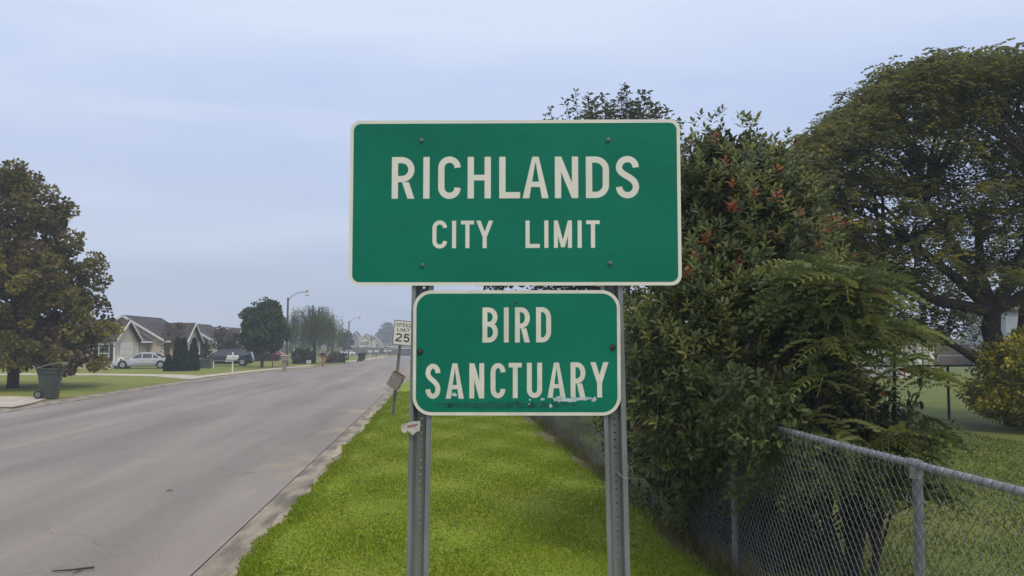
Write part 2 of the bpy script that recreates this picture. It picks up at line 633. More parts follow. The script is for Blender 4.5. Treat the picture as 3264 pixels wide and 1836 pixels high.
def tree(name, loc, label, cat, profile, nclump, crad, per, leafsize, cols, weights=None, trunk_r=.2, trunk_top=None,
         tmpl=TUFT, barkm=None, lm=None, depth=1., group=None, nlimb=40, flat=.75, up=.6, droop=0., cl_var=.3, rin=.45, lean=(0, 0), shell=.5, skirt=0.):
    """profile: list of (height, radius)"""
    root = empty(name, loc)
    tag(root, label, cat, group)
    hs = np.array([p[0] for p in profile]); rs = np.array([p[1] for p in profile])
    hh = rng.random(nclump * 4) * (hs.max() - hs.min()) + hs.min()
    rr = np.interp(hh, hs, rs)
    keep = rng.random(len(hh)) < rr / rs.max()
    hh, rr = hh[keep][:nclump], rr[keep][:nclump]
    an = rng.random(len(hh)) * 2 * np.pi
    k = (rin + (1 - rin) * rng.random(len(hh)) ** shell)
    k = np.where(hh < skirt, .82 + .18 * rng.random(len(hh)), k)
    lob = 1 + .12 * np.sin(an * 3 + hh * 2.1) + .08 * np.sin(an * 7 + hh * 4)
    c = np.stack([np.cos(an) * rr * k * lob + lean[0] * hh, np.sin(an) * rr * k * depth * lob + lean[1] * hh, hh], 1)
    cr = crad * (.6 + .8 * rng.random(len(c)))
    V, F, C = clump_leaves(c, cr, per, leafsize, tmpl, cols, weights, flat=flat, up=up, droop=droop, cl_var=cl_var)
    me = npmesh('crown', V, F, lm or leaf_m, C)
    link('crown', me, root)
    tt = trunk_top or hs.max() * .85
    mb = MB()
    top = (lean[0] * tt, lean[1] * tt, tt)
    mb.tube([(0, 0, -.1), (0.01, 0, .25), (lean[0] * tt * .4 + .03, lean[1] * tt * .4, tt * .4), (lean[0] * tt * .75, lean[1] * tt * .75 + .03, tt * .75), top],
            [trunk_r * 1.35, trunk_r, trunk_r * .8, trunk_r * .45, trunk_r * .15], n=10)
    sel = c[rng.choice(len(c), min(nlimb, len(c)), replace=False)]
    limbs(mb, (0, 0, max(.8, hs.min() * .6)), sel, trunk_r * .4, top)
    mb.build('trunk', barkm or bark, root, smooth=True)
    return root


# ------------------------------------------------------------------ ground, road, gutters, walks
def sx(y):
    return float(np.interp(y, [0, 48, 56, 62, 69.5, 77, 85, 92, 100, 110, 118, 160, 204, 800],
                           [0, 0, .35, .8, 1.6, 2.7, 3.8, 4.6, 5.1, 5.4, 5.5, 5.0, 4.6, 4.6]))


def XL(y): return -14.1 + sx(y)
def XR(y): return -2.44 + sx(y)


def strip(name, m, ys, cols, z0=0., kind='structure', parent=None):
    """cols: list of (fn(y)->x, z) columns"""
    V, F = [], []
    k = len(cols)
    for y in ys:
        for fx, z in cols:
            V.append((fx(y), y, gz(y) + z + z0))
    for i in range(len(ys) - 1):
        for j in range(k - 1):
            a = i * k + j
            F.append((a, a + 1, a + k + 1, a + k))
    me = bpy.data.meshes.new(name)
    me.from_pydata(V, [], F)
    me.materials.append(m)
    me.polygons.foreach_set('use_smooth', [True] * len(me.polygons))
    o = link(name, me, parent)
    if kind: o['kind'] = kind
    return o


YS = [-12, 0, 20, 40] + list(range(48, 130, 4)) + list(range(130, 330, 10)) + [400, 600, 760]
strip('ground', dirt_m, [-12, 100, 150, 200, 250, 320, 500, 760], [(lambda y: -700, -.06), (lambda y: 700, -.06)])
strip('road', asphalt, YS, [(XL, 0), (lambda y: XL(y) * .5 + XR(y) * .5, .03), (XR, 0)])
strip('gutter', gutter_m, YS, [(lambda y: XR(y) + .022, .006), (lambda y: XR(y) + .07, .016), (lambda y: XR(y) + .3, .002), (lambda y: XR(y) + .62, .03),
                               (lambda y: XR(y) + 1.1, .04)])
strip('gutter', gutter_m, YS, [(lambda y: XL(y) - 1.5, .04), (lambda y: XL(y) - .75, .03), (lambda y: XL(y) - .35, .0), (lambda y: XL(y) - .02, .008)])


def rag(y, s, amp):
    from mathutils import noise
    return amp * (noise.noise(Vector((y * .55, s, 0))) * 1.1 + noise.noise(Vector((y * 1.9, s, 5))) * .55 + noise.noise(Vector((y * 7, s, 9))) * .25)


yfine = [-12] + [4 + .09 * i for i in range(int(56 / .09))] + [y for y in YS if y > 60]
FX0 = 2.83
GR = lambda y: XR(y) + .50 + rag(y, 3, .17)
strip('lawn', grass_m, yfine, [(GR, .042), (lambda y: GR(y) + .25, .062), (lambda y: FX0 + rag(y, 77, .12) + sx(y), .062)])
strip('lawn', yard_shade_m, yfine, [(lambda y: FX0 + rag(y, 77, .12) + sx(y), .062), (lambda y: 8 + sx(y), .062), (lambda y: 60, .062), (lambda y: 700, .062)])
yl = [-12] + [18 + .15 * i for i in range(int(80 / .15))] + [y for y in YS if y > 98]
GL = lambda y: XL(y) - 1.0 + rag(y, 31, .22)
strip('lawn', lawn_m, yl, [(lambda y: -700, .062), (lambda y: -60, .062), (lambda y: GL(y) - .3, .062), (GL, .042)])


def sheet(name, m, pts, z, th=.03, kind='structure'):
    mb = MB()
    mb.slab([(p[0], p[1], gz(p[1]) + z) for p in pts], th)
    o = mb.build(name, m)
    o['kind'] = kind
    return o


def g2(p): return (p[0], p[1])


# concrete walks and drives of the far side
sheet('driveway', concrete, [(-14.7, 53.4), (-14.75, 57.4), (-17.5, 61.2), (-23.5, 63.6), (-40, 65.2), (-40, 62.3), (-23.2, 60.9), (-18.4, 58.4), (-16.1, 55.2)][::-1], .085)
sheet('driveway', concrete, [(-14.6, 31.4), (-14.8, 33.2), (-15.6, 36.6), (-17.6, 37.4), (-60, 37.4), (-60, 33.6), (-17.4, 33.4), (-16.4, 31.7)][::-1], .085)
mb = MB()
ys = [56.2, 60, 64, 68, 72, 76, 80, 84]
for a, b in zip(ys[:-1], ys[1:]):
    mb.slab([(XL(a) - 1.15, a, .088), (XL(b) - 1.15, b, .088), (XL(b) - 2.25, b, .088), (XL(a) - 2.25, a, .088)], .04)
tag(mb.build('sidewalk', concrete), kind='structure')
mb = MB()
ys = [100, 106, 112, 118, 124, 130, 138, 150, 165, 180]
for a, b in zip(ys[:-1], ys[1:]):
    mb.slab([(XL(a) - .9, a, gz(a) + .09), (XL(b) - .9, b, gz(b) + .09), (XL(b) - 2.1, b, gz(b) + .09), (XL(a) - 2.1, a, gz(a) + .09)], .04)
tag(mb.build('sidewalk', concrete), kind='structure')


def blob(cx, cy, rx, ry, z, n=22, jag=.25, rot=0.):
    pts = []
    for i in range(n):
        a = 2 * math.pi * i / n
        k = 1 + jag * rnd.uniform(-1, 1)
        x, y = math.cos(a) * rx * k, math.sin(a) * ry * k
        pts.append((cx + x * math.cos(rot) - y * math.sin(rot), cy + x * math.sin(rot) + y * math.cos(rot), z))
    return pts


# washed sand lying in the gutter and on the road edge
for nm, (cx, cy, rx, ry) in [('s', (-1.93, 9.4, .12, .75)), ('s', (-2.0, 11.5, .09, .6)), ('s', (-1.95, 14.2, .1, .9)),
                             ('s', (-2.1, 18.8, .1, 1.4)), ('s', (-1.95, 23.5, .12, 1.8)), ('s', (-2.1, 29, .15, 2.5)),
                             ('s', (-1.96, 8.0, .14, .6))]:
    mb = MB()
    z = .024 if cx > -2.2 else .008
    if cx < -2.45: z = .009
    P = blob(cx, cy, rx, ry, z, 26, .22)
    c = (cx, cy, z + .006)
    mb.add(P + [c], [(i, (i + 1) % 26, 26) for i in range(26)])
    o = mb.build('sand_patch', sand_m, fixn=False)
    tag(o, kind='stuff', label='pale washed sand lying along the concrete gutter', cat='sand')

# ------------------------------------------------------------------ haze
mb = MB()
mb.box((0, 330, 24), (1300, 700, 56))
hz = mb.build('haze', [], None)
hm = bpy.data.materials.new('haze')
hm.use_nodes = True
hm.node_tree.nodes.clear()
pv = hm.node_tree.nodes.new('ShaderNodeVolumePrincipled')
pv.inputs['Color'].default_value = (.74, .83, 1.0, 1)
pv.inputs['Density'].default_value = .0012
hm.node_tree.links.new(pv.outputs[0], hm.node_tree.nodes.new('ShaderNodeOutputMaterial').inputs['Volume'])
hz.data.materials.append(hm)
hz['kind'] = 'stuff'

# ------------------------------------------------------------------ lettering built from strokes
def arc(cx, cy, rx, ry, a0, a1, n=12):
    return [(cx + rx * math.cos(R(a0 + (a1 - a0) * i / n)), cy + ry * math.sin(R(a0 + (a1 - a0) * i / n))) for i in range(n + 1)]


def bez(p0, p1, p2, p3, n=10):
    o = []
    for i in range(n + 1):
        t = i / n
        o.append(tuple((1 - t) ** 3 * a + 3 * (1 - t) ** 2 * t * b + 3 * (1 - t) * t * t * c + t ** 3 * d for a, b, c, d in zip(p0, p1, p2, p3)))
    return o


def glyph(ch, W, H, s):
    """returns list of ('r', polyline) ribbons and ('p', polygon)"""
    h = s / 2
    Lx, Rx, Bt, Tp = h, W - h, h, H - h
    out = []
    rib = lambda p: out.append(('r', p))
    pol = lambda p: out.append(('p', p))
    rect = lambda x0, y0, x1, y1: pol([(x0, y0), (x1, y0), (x1, y1), (x0, y1)])
    rx = (Rx - Lx) / 2
    mx_ = W / 2
    ry = min(rx * 1.15, H * .3)
    if ch == 'I':
        rect(mx_ - h, 0, mx_ + h, H)
    elif ch == 'L':
        rect(0, 0, s, H); rect(s, 0, W, s)
    elif ch == 'H':
        rect(0, 0, s, H); rect(W - s, 0, W, H); rect(s, H * .5 - h * .9, W - s, H * .5 + h * .9)
    elif ch == 'T':
        rect(0, H - s * .92, W, H); rect(mx_ - h, 0, mx_ + h, H - s * .92)
    elif ch == 'E':
        rect(0, 0, s, H); rect(s, 0, W, s); rect(s, H - s, W, H); rect(s, H * .5 - h, W * .88, H * .5 + h)
    elif ch == 'C':
        ry = Tp - H * .735
        rib(arc(mx_, Tp - ry, rx, ry, 0, 180) + arc(mx_, Bt + ry, rx, ry, 180, 360))
    elif ch == 'U':
        rib([(Lx, H)] + arc(mx_, Bt + ry, rx, ry, 180, 360) + [(Rx, H)])
    elif ch == 'D':
        r2 = (Rx - Lx) * .62; r2y = H * .24
        rect(0, 0, s, H)
        rib([(s, Tp), (Rx - r2, Tp)] + arc(Rx - r2, Tp - r2y, r2, r2y, 90, 0)[1:] + arc(Rx - r2, Bt + r2y, r2, r2y, 0, -90) + [(s, Bt)])
    elif ch in 'RP':
        m_ = H * .47 if ch == 'R' else H * .42
        a = (Tp - m_) / 2
        r2 = min(a, (Rx - Lx) * .6)
        rect(0, 0, s, H)
        rib([(s, Tp), (Rx - r2, Tp)] + arc(Rx - r2, Tp - a, r2, a, 90, -90)[1:] + [(s, m_)])
        if ch == 'R':
            y1 = m_ - h
            pol([(W - s * 1.1, 0), (W, 0), (W * .66 + s * .35, y1), (W * .66 - s * .75, y1)])
    elif ch == 'B':
        m_ = H * .52
        rect(0, 0, s, H)
        a = (Tp - m_) / 2; r2 = min(a, (Rx - Lx) * .6)
        rib([(s, Tp), (Rx - r2 - s * .08, Tp)] + arc(Rx - r2 - s * .08, Tp - a, r2, a, 90, -90)[1:] + [(s, m_)])
        a = (m_ - Bt) / 2; r2 = min(a, (Rx - Lx) * .6)
        rib([(s, m_), (Rx - r2, m_)] + arc(Rx - r2, m_ - a, r2, a, 90, -90)[1:] + [(s, Bt)])
    elif ch == 'A':
        wx = s * 1.06
        k = wx * .5
        pol([(0, 0), (wx, 0), (mx_ + k * .25, H), (mx_ - k * .95, H)])
        pol([(W - wx, 0), (W, 0), (mx_ + k * .95, H), (mx_ - k * .25, H)])
        y0, y1 = H * .27, H * .27 + s * .85
        f = lambda y: mx_ * y / H * .82
        rect(f(y0) + s * .6, y0, W - f(y0) - s * .6, y1)
    elif ch == 'N':
        rect(0, 0, s, H); rect(W - s, 0, W, H)
        pol([(0, H), (s * 1.02, H), (W, 0), (W - s * 1.02, 0)])
    elif ch == 'M':
        rect(0, 0, s, H); rect(W - s, 0, W, H)
        pol([(0, H), (s * .98, H), (mx_ + s * .45, H * .02), (mx_ - s * .45, H * .02)])
        pol([(W - s * .98, H), (W, H), (mx_ + s * .45, H * .02), (mx_ - s * .45, H * .02)])
    elif ch == 'Y':
        y0 = H * .40
        rect(mx_ - h, 0, mx_ + h, y0)
        pol([(mx_ - h, y0), (mx_ + h, y0), (s * 1.08, H), (0, H)])
        pol([(mx_ - h, y0), (mx_ + h, y0), (W, H), (W - s * 1.08, H)])
    elif ch == 'S':
        a = H * .73; b = H * .27
        rib(arc(mx_, a, rx, Tp - a, 0, 180) + bez((Lx, a), (Lx, H * .53), (Rx, H * .52), (Rx, b), 14)[1:] + arc(mx_, b, rx, b - Bt, 0, -180)[1:])
    elif ch == '2':
        a = H * .70
        rib(arc(mx_, a, rx, Tp - a, 165, 0) + bez((Rx, a), (Rx, H * .48), (Lx + rx * .3, H * .34), (Lx, s * .9), 12)[1:])
        rect(0, 0, W, s)
    elif ch == '5':
        rect(W * .12, H - s, W * .93, H)
        pol([(W * .12, H - s), (W * .12 + s, H - s), (W * .05 + s, H * .44), (W * .05, H * .44)])
        yb = H * .33
        rib([(W * .05 + h, H * .49)] + bez((W * .05 + h, H * .49), (W * .3, H * .66), (Rx, H * .66), (Rx, yb), 12)[1:] + arc(mx_, yb, rx, yb - Bt, 0, -160)[1:])
    return out


def ribbon(p, s):
    q = [p[0]]
    for a in p[1:]:
        if math.hypot(a[0] - q[-1][0], a[1] - q[-1][1]) > 1e-6: q.append(a)
    lo, hi = [], []
    for i, a in enumerate(q):
        if i == 0: d = (q[1][0] - a[0], q[1][1] - a[1])
        elif i == len(q) - 1: d = (a[0] - q[-2][0], a[1] - q[-2][1])
        else:
            u = Vector((a[0] - q[i - 1][0], a[1] - q[i - 1][1])).normalized()
            v = Vector((q[i + 1][0] - a[0], q[i + 1][1] - a[1])).normalized()
            d = (u + v)
        d = Vector(d[:2] if not isinstance(d, Vector) else (d.x, d.y)).normalized()
        n_ = Vector((-d.y, d.x)) * s / 2
        lo.append((a[0] - n_.x, a[1] - n_.y)); hi.append((a[0] + n_.x, a[1] + n_.y))
    return lo, hi


def letter(ch, u0, v0, u1, v1, s, m, parent, y, label=None):
    """sheeting letter on a plate lying in the local XZ plane, its face towards -Y"""
    W, H = u1 - u0, v1 - v0
    mb = MB()
    dy = 0.
    for kind, p in glyph(ch, W, H, s):
        yy = y - dy
        if kind == 'p':
            mb.add([(u0 + a, yy, v0 + b) for a, b in p], [tuple(range(len(p)))])
        else:
            lo, hi = ribbon(p, s)
            n_ = len(lo)
            vs = [(u0 + a, yy, v0 + b) for a, b in lo] + [(u0 + a, yy, v0 + b) for a, b in hi]
            mb.add(vs, [(i, i + 1, i + 1 + n_, i + n_) for i in range(n_ - 1)])
        dy += .00018
    o = mb.build('letter', m, parent, fixn=False)
    return o


def rrect(u0, v0, u1, v1, r, n=8):
    P = []
    for cx, cy, a in ((u1 - r, v0 + r, -90), (u1 - r, v1 - r, 0), (u0 + r, v1 - r, 90), (u0 + r, v0 + r, 180)):
        P += arc(cx, cy, r, r, a, a + 90, n)
    return P


def bolt(u, v, r, y, m, parent, name='bolt', washer=True):
    mb = MB()
    if washer:
        mb.tube([(u, y, v), (u, y - .0025, v)], r * 1.25, n=16)
    mb.tube([(u, y - .002, v), (u, y - .0065, v), (u, y - .0085, v)], [r * .9, r * .82, r * .5], n=6 if washer else 12)
    return mb.build(name, m, parent)


# ------------------------------------------------------------------ channel posts and the two green signs
def hole_tile(mb, u0, u1, v0, v1, cu, cv, r, yf, yb, mi=0):
    n = 8
    ring = []
    for i in range(n):
        a = R(-135 + 45 * i)
        ring.append((cu + r * math.cos(a), cv + r * math.sin(a)))
    outer = [(u0, v0), (cu, v0), (u1, v0), (u1, cv), (u1, v1), (cu, v1), (u0, v1), (u0, cv)]
    o = len(mb.v)
    mb.v += [(a, yf, b) for a, b in outer] + [(a, yf, b) for a, b in ring] + [(a, yb, b) for a, b in outer] + [(a, yb, b) for a, b in ring]
    for i in range(n):
        j = (i + 1) % n
        mb.f += [(o + i, o + j, o + 8 + j, o + 8 + i), (o + 16 + j, o + 16 + i, o + 24 + i, o + 24 + j), (o + 8 + i, o + 8 + j, o + 24 + j, o + 24 + i)]
        mb.mi += [mi] * 3


def channel_post(name, height, holes_from=0., m=None, sc=1.):
    """hat-section post standing along +Z, open side towards -Y"""
    mb = MB()
    t = .004 * sc
    F = [(-.0405, 0), (-.0265, 0), (-.0150, .030), (.0150, .030), (.0225, 0), (.0405, 0)]
    F = [(a * sc, b * sc) for a, b in F]
    for i, (p, q) in enumerate(zip(F[:-1], F[1:])):
        if i == 2: continue
        d = Vector((q[0] - p[0], q[1] - p[1])).normalized()
        nx, ny = -d.y * t, d.x * t
        pts = [p, q, (q[0] + nx, q[1] + ny), (p[0] + nx, p[1] + ny)]
        mb.prism(pts, 'z', -.15, height)
    sp = .0254 * sc
    k = int(height / sp)
    for i in range(-4, k):
        v = i * sp
        hole_tile(mb, -.0150 * sc, .0150 * sc, v, v + sp, .0012 * sc, v + sp / 2, .0046 * sc, .0300 * sc + .0003, .0300 * sc + t)
    return mb.mesh(name, m or galv)


SA = R(-5.7)
SOX, SOY = (0.2731, 3.1722)
pm = channel_post('post', 3.1)
post_l = tag(link('sign_post', pm), 'galvanized perforated channel post under the left of the green signs, torn tape on it', 'sign post',
             'perforated posts carrying the green signs')
post_r = tag(link('sign_post', pm), 'galvanized perforated channel post under the right of the green signs, bent wire in a hole', 'sign post',
             'perforated posts carrying the green signs')


def sframe(u, v, y=0.):
    """point of the sign plane"""
    return Vector((SOX + u * math.cos(SA) - y * math.sin(SA), SOY + u * math.sin(SA) + y * math.cos(SA), v))


# posts lean outwards a little, as they stand
for o, u0, lean in ((post_l, -.3705, .0125), (post_r, .4015, -.0185)):
    o.location = sframe(u0, 0, .006)
    o.rotation_euler = (0, math.atan(lean), SA)

big = empty('city_limit_sign', sframe(0, 0), SA)
tag(big, 'large green sign reading RICHLANDS CITY LIMIT bolted high on two steel posts', 'road sign', 'green signs on the steel posts')
mb = MB(); mb.prism(rrect(-.611, 2.5065, .610, 3.1215, .037), 'y', -.003, 0)
mb.build('plate', sign_white, big)
mb = MB(); mb.prism(rrect(-.5985, 2.519, .5975, 3.109, .027), 'y', -.0034, -.0031)
mb.build('green_face', sign_green, big)
for ch, (u0, v0), (u1, v1) in [('R', (-.4553, 2.8282), (-.3711, 2.9838)), ('I', (-.3381, 2.8283), (-.3156, 2.9839)), ('C', (-.2833, 2.8267), (-.1999, 2.9853)),
                               ('H', (-.1743, 2.8284), (-.0885, 2.9836)), ('L', (-.0575, 2.8285), (.0195, 2.9836)), ('A', (.0285, 2.8285), (.1243, 2.9834)),
                               ('N', (.1477, 2.8286), (.2337, 2.9834)), ('D', (.262, 2.8287), (.3472, 2.9833)), ('S', (.3725, 2.8272), (.4574, 2.9849))]:
    letter(ch, u0, v0, u1, v1, .0232, sign_white, big, -.0037)
for ch, (u0, v0), (u1, v1) in [('C', (-.3035, 2.6430), (-.2494, 2.7470)), ('I', (-.2309, 2.6442), (-.2165, 2.7459)), ('T', (-.1986, 2.6442), (-.1502, 2.7459)),
                               ('Y', (-.142, 2.6443), (-.0797, 2.7458)), ('L', (.0394, 2.6445), (.0919, 2.7459)), ('I', (.1081, 2.6445), (.1237, 2.7461)),
                               ('M', (.1434, 2.6446), (.2098, 2.7459)), ('I', (.2305, 2.6446), (.2457, 2.7461)), ('T', (.2621, 2.6447), (.3117, 2.746))]:
    letter(ch, u0, v0, u1, v1, .0150, sign_white, big, -.0037)
for u, v in [(-.3443, 3.0458), (.3449, 3.0446), (-.3392, 2.5815), (.3497, 2.5884)]:
    bolt(u, v, .0085, -.0034, bolt_m, big, washer=False)

sm = empty('bird_sanctuary_sign', sframe(0, 0), SA)
tag(sm, 'smaller green sign reading BIRD SANCTUARY with scraped sticker remains, below the larger sign', 'road sign', 'green signs on the steel posts')
mb = MB(); mb.prism(rrect(-.3725, 2.0335, .3845, 2.489, .068, 12), 'y', -.003, 0)
mb.build('plate', sign_white2, sm)
mb = MB(); mb.prism(rrect(-.3605, 2.0455, .3725, 2.477, .056, 12), 'y', -.0034, -.0031)
mb.build('green_face', sign_green, sm)
for ch, (u0, v0), (u1, v1) in [('B', (-.1183, 2.2979), (-.0619, 2.4259)), ('I', (-.04, 2.2982), (-.0226, 2.4262)), ('R', (.0005, 2.2984), (.0546, 2.4264)),
                               ('D', (.0775, 2.2988), (.1322, 2.4267)), ('S', (-.3256, 2.0934), (-.2714, 2.221)), ('A', (-.2517, 2.0941), (-.1856, 2.2218)),
                               ('N', (-.1657, 2.095), (-.1117, 2.2226)), ('C', (-.0884, 2.0957), (-.0343, 2.2234)), ('T', (-.0225, 2.0964), (.0253, 2.224)),
                               ('U', (.0438, 2.097), (.0991, 2.2247)), ('A', (.1183, 2.0977), (.1845, 2.2254)), ('R', (.2026, 2.0985), (.2565, 2.2262)),
                               ('Y', (.2748, 2.0992), (.3405, 2.2269))]:
    letter(ch, u0, v0, u1, v1, .0178, sign_white2, sm, -.0037)
bolt(-.3458, 2.2649, .0095, -.0034, bolt_r, sm)
bolt(.3565, 2.2801, .0095, -.0034, bolt_r, sm)
for u, v in [(.010, 2.0826), (-.2400, 2.0710)]:
    bolt(u, v, .0045, -.0034, bolt_r, sm, 'rivet', False)
mb = MB(); mb.box((.0058, -.0036, 2.4425), (.011, .0006, .009)); mb.build('rivet', bolt_r, sm)
# scraped sticker: ragged flakes
mb = MB()
dy = 0
for (cu, cv, ru, rv) in [(.165, 2.0925, .026, .010), (.205, 2.0905, .030, .008), (.25, 2.0945, .026, .0075), (.287, 2.091, .010, .009), (-.2185, 2.1085, .009, .008),
                         (.055, 2.0905, .004, .003), (.1, 2.0925, .007, .004), (.13, 2.068, .006, .008), (.052, 2.0755, .003, .0025)]:
    n_ = 18
    P = []
    for i in range(n_):
        a = 2 * math.pi * i / n_
        k = 1 + rnd.uniform(-.38, .3)
        P.append((cu + ru * k * math.cos(a), -.0041 - dy, cv + rv * k * math.sin(a)))
    mb.add(P, [tuple(range(n_))]); dy += .00015
mb.build('sticker_remains', scuff_m, sm, fixn=False)['kind'] = 'stuff'
mb = MB()
for (cu, cv, ru, rv, d_) in [(-.20, 2.073, .10, .0075, 0), (-.04, 2.074, .12, .0085, .0001), (.12, 2.073, .11, .0085, .0002), (-.06, 2.062, .2, .004, .0003)]:
    n_ = 26
    P = []
    for i in range(n_):
        a = 2 * math.pi * i / n_
        k = 1 + rnd.uniform(-.16, .14)
        P.append((cu + ru * k * math.cos(a), -.0036 - d_ * .5, cv + rv * k * math.sin(a)))
    mb.add(P, [tuple(range(n_))])
mb.add([(-.3475, -.0036, 2.257), (-.3440, -.0036, 2.257), (-.3450, -.0036, 2.19), (-.3462, -.0036, 2.175)], [(0, 1, 2, 3)])
mb.build('grime', grime_m, sm, fixn=False)['kind'] = 'stuff'

# torn tape on the left post, wire on the right post
tp = empty('torn_tape', sframe(-.379, 1.99, -.004), SA)
tag(tp, 'torn strip of pale tape with faded red print stuck to the left sign post', 'tape')
mb = MB()
P = [(-.036, .0, .006), (-.034, .004, -.014), (-.022, .0, -.022), (-.010, -.002, -.010), (.0, -.001, -.022), (.006, -.002, -.027), (.012, -.003, -.026), (.020, -.003, -.016),
     (.034, -.004, -.012), (.036, -.004, .024), (.010, -.001, .021), (-.012, .001, .017), (-.030, .004, .010)]
mb.slab(P, .0006)
mb.build('strip', tape_m, tp)
mb = MB(); mb.slab([(-.010, -.0052, .001), (.026, -.0062, .010), (.027, -.0062, .014), (-.012, -.0052, .006)], .0004)
mb.build('print', tape_red, tp)
wr = MB()
wr.tube([sframe(.372, 1.83, .02), sframe(.374, 1.829, -.006), sframe(.385, 1.817, -.009), sframe(.392, 1.811, -.008), sframe(.411, 1.810, -.004)], .0014, n=6)
tag(wr.build('bent_wire', galv2), 'short bent wire hooked through a hole of the right sign post', 'wire')

# ------------------------------------------------------------------ speed limit sign on its leaning post
ss = empty('speed_limit_sign', (-1.365, 27, 0))
tag(ss, 'leaning white SPEED LIMIT 25 sign on a channel post beside the kerb', 'road sign')
ss.rotation_euler = (R(2), R(5.6), R(-6))
link('post', channel_post('post', 2.85, m=galv, sc=1.2), ss).location = (-.06, .012, -.02)
Z0 = 2.205
mb = MB(); mb.prism(rrect(-.305, Z0, .305, Z0 + .762, .04), 'y', -.003, 0); mb.build('plate', alum, ss)
mb = MB(); mb.prism(rrect(-.300, Z0 + .005, .300, Z0 + .757, .038), 'y', -.0034, -.0031); mb.build('black_border', sign_black, ss)
mb = MB(); mb.prism(rrect(-.284, Z0 + .021, .284, Z0 + .741, .026), 'y', -.0039, -.0036); mb.build('white_face', sign_white, ss)
x = -.235
for ch, wd in (('S', .078), ('P', .078), ('E', .072), ('E', .072), ('D', .078)):
    letter(ch, x, Z0 + .575, x + wd, Z0 + .675, .0165, sign_black, ss, -.0044); x += wd + .023
x = -.190
for ch, wd in (('L', .07), ('I', .018), ('M', .092), ('I', .018), ('T', .082)):
    letter(ch, x, Z0 + .425, x + wd, Z0 + .525, .0165, sign_black, ss, -.0044); x += wd + .026
letter('2', -.215, Z0 + .11, -.02, Z0 + .365, .043, sign_black, ss, -.0044)
letter('5', .025, Z0 + .11, .215, Z0 + .365, .043, sign_black, ss, -.0044)
bolt(.0, Z0 + .705, .008, -.0039, bolt_m, ss); bolt(.0, Z0 + .05, .008, -.0039, bolt_m, ss)

# weathered box hung on that post: hollow carton tilted, open upwards
bx = empty('cardboard_box', (-1.321, 26.72, 1.132))
tag(bx, 'weathered open cardboard box hanging tilted on the speed limit post', 'box')
bx.rotation_euler = (R(14), R(33), R(-14))
W_, D_, H_ = .37, .2, .46
mb = MB()
mb.box((0, -D_ / 2, 0), (W_, .012, H_)); mb.build('front_panel', box_m, bx)
mb = MB(); mb.box((0, D_ / 2, 0), (W_, .012, H_)); mb.build('back_panel', box_m, bx)
for s_ in (-1, 1):
    mb = MB(); mb.box((s_ * (W_ / 2 - .006), 0, 0), (.012, D_ - .013, H_ - .002)); mb.build('side_panel', box_m, bx)
mb = MB(); mb.box((0, 0, -H_ / 2 + .01), (W_ - .026, D_ - .014, .012)); mb.build('base_panel', box_in, bx)
mb = MB()
for a, b in (((-W_ / 2, -D_ / 2), (W_ / 2, -D_ / 2)), ((W_ / 2, -D_ / 2), (W_ / 2, D_ / 2)), ((W_ / 2, D_ / 2), (-W_ / 2, D_ / 2)), ((-W_ / 2, D_ / 2), (-W_ / 2, -D_ / 2))):
    mb.bar((a[0], a[1], H_ / 2), (b[0], b[1], H_ / 2), .03)
mb.build('rim', box_rim, bx)
mb = MB()
mb.slab([(-W_ / 2, -D_ / 2 - .008, -H_ / 2), (-W_ / 2 - .02, -D_ / 2 + .05, -H_ / 2 - .04), (-W_ / 2 - .01, D_ / 2, -H_ / 2 - .06), (-W_ / 2, D_ / 2, -H_ / 2)], .006)
mb.build('torn_flap', box_in, bx)


# ------------------------------------------------------------------ chain link fences
FX = 2.83
FH = 1.575
PIT = .0425
ZP = .095


def zig(h, n=3, bent=True, r=.0021):
    """one woven wire standing along +Z, zigzag along +Y"""
    pts = []
    z = -.03
    side = 0
    while z < h:
        y = PIT * 1.08 * side - .04 * PIT
        yo = .0035 if side else -.0035
        if bent:
            pts += [(yo * .2, y, z - .007), (yo, y, z + .007)]
        else:
            pts.append((yo, y, z))
        side = 1 - side
        z += ZP / 2
    mb = MB()
    mb.tube(pts, r, n=n, caps=False)
    # knuckle bent over the rail
    return mb


fence = empty('chain_link_fence', (FX, 0, 0))
tag(fence, 'galvanized chain link fence with round top rail running along the grass verge', 'fence')
zm = zig(FH - .005, 4, True).mesh('wire', wire_m)
y0 = 3.1
nw = 300
for i in range(nw):
    o = link('wire', zm, fence, (-.032, y0 + i * PIT, -(i % 2) * ZP / 2))
yy = y0 + nw * PIT
tb = zig(FH - .005, 3, False, .0019)
TV = np.array(tb.v); TF = np.array([f for f in tb.f])
cnt = int((48 - yy) / PIT)
off = np.stack([np.full(cnt, -.032), yy + np.arange(cnt) * PIT, -(np.arange(cnt) % 2) * ZP / 2], 1)
V = (TV[None] + off[:, None]).reshape(-1, 3)
F = (TF[None] + (np.arange(cnt) * len(TV))[:, None, None]).reshape(-1, 4)
o = link('wire_mesh', npmesh('wire_mesh', V, F, wire_m), fence); o['kind'] = 'stuff'
mb = MB()
pts = [(0, -2 + 2 * i, FH + .006 * math.sin(i * 1.3)) for i in range(33)]
mb.tube(pts, .024, n=14)
mb.build('top_rail', galv2, fence, smooth=True)
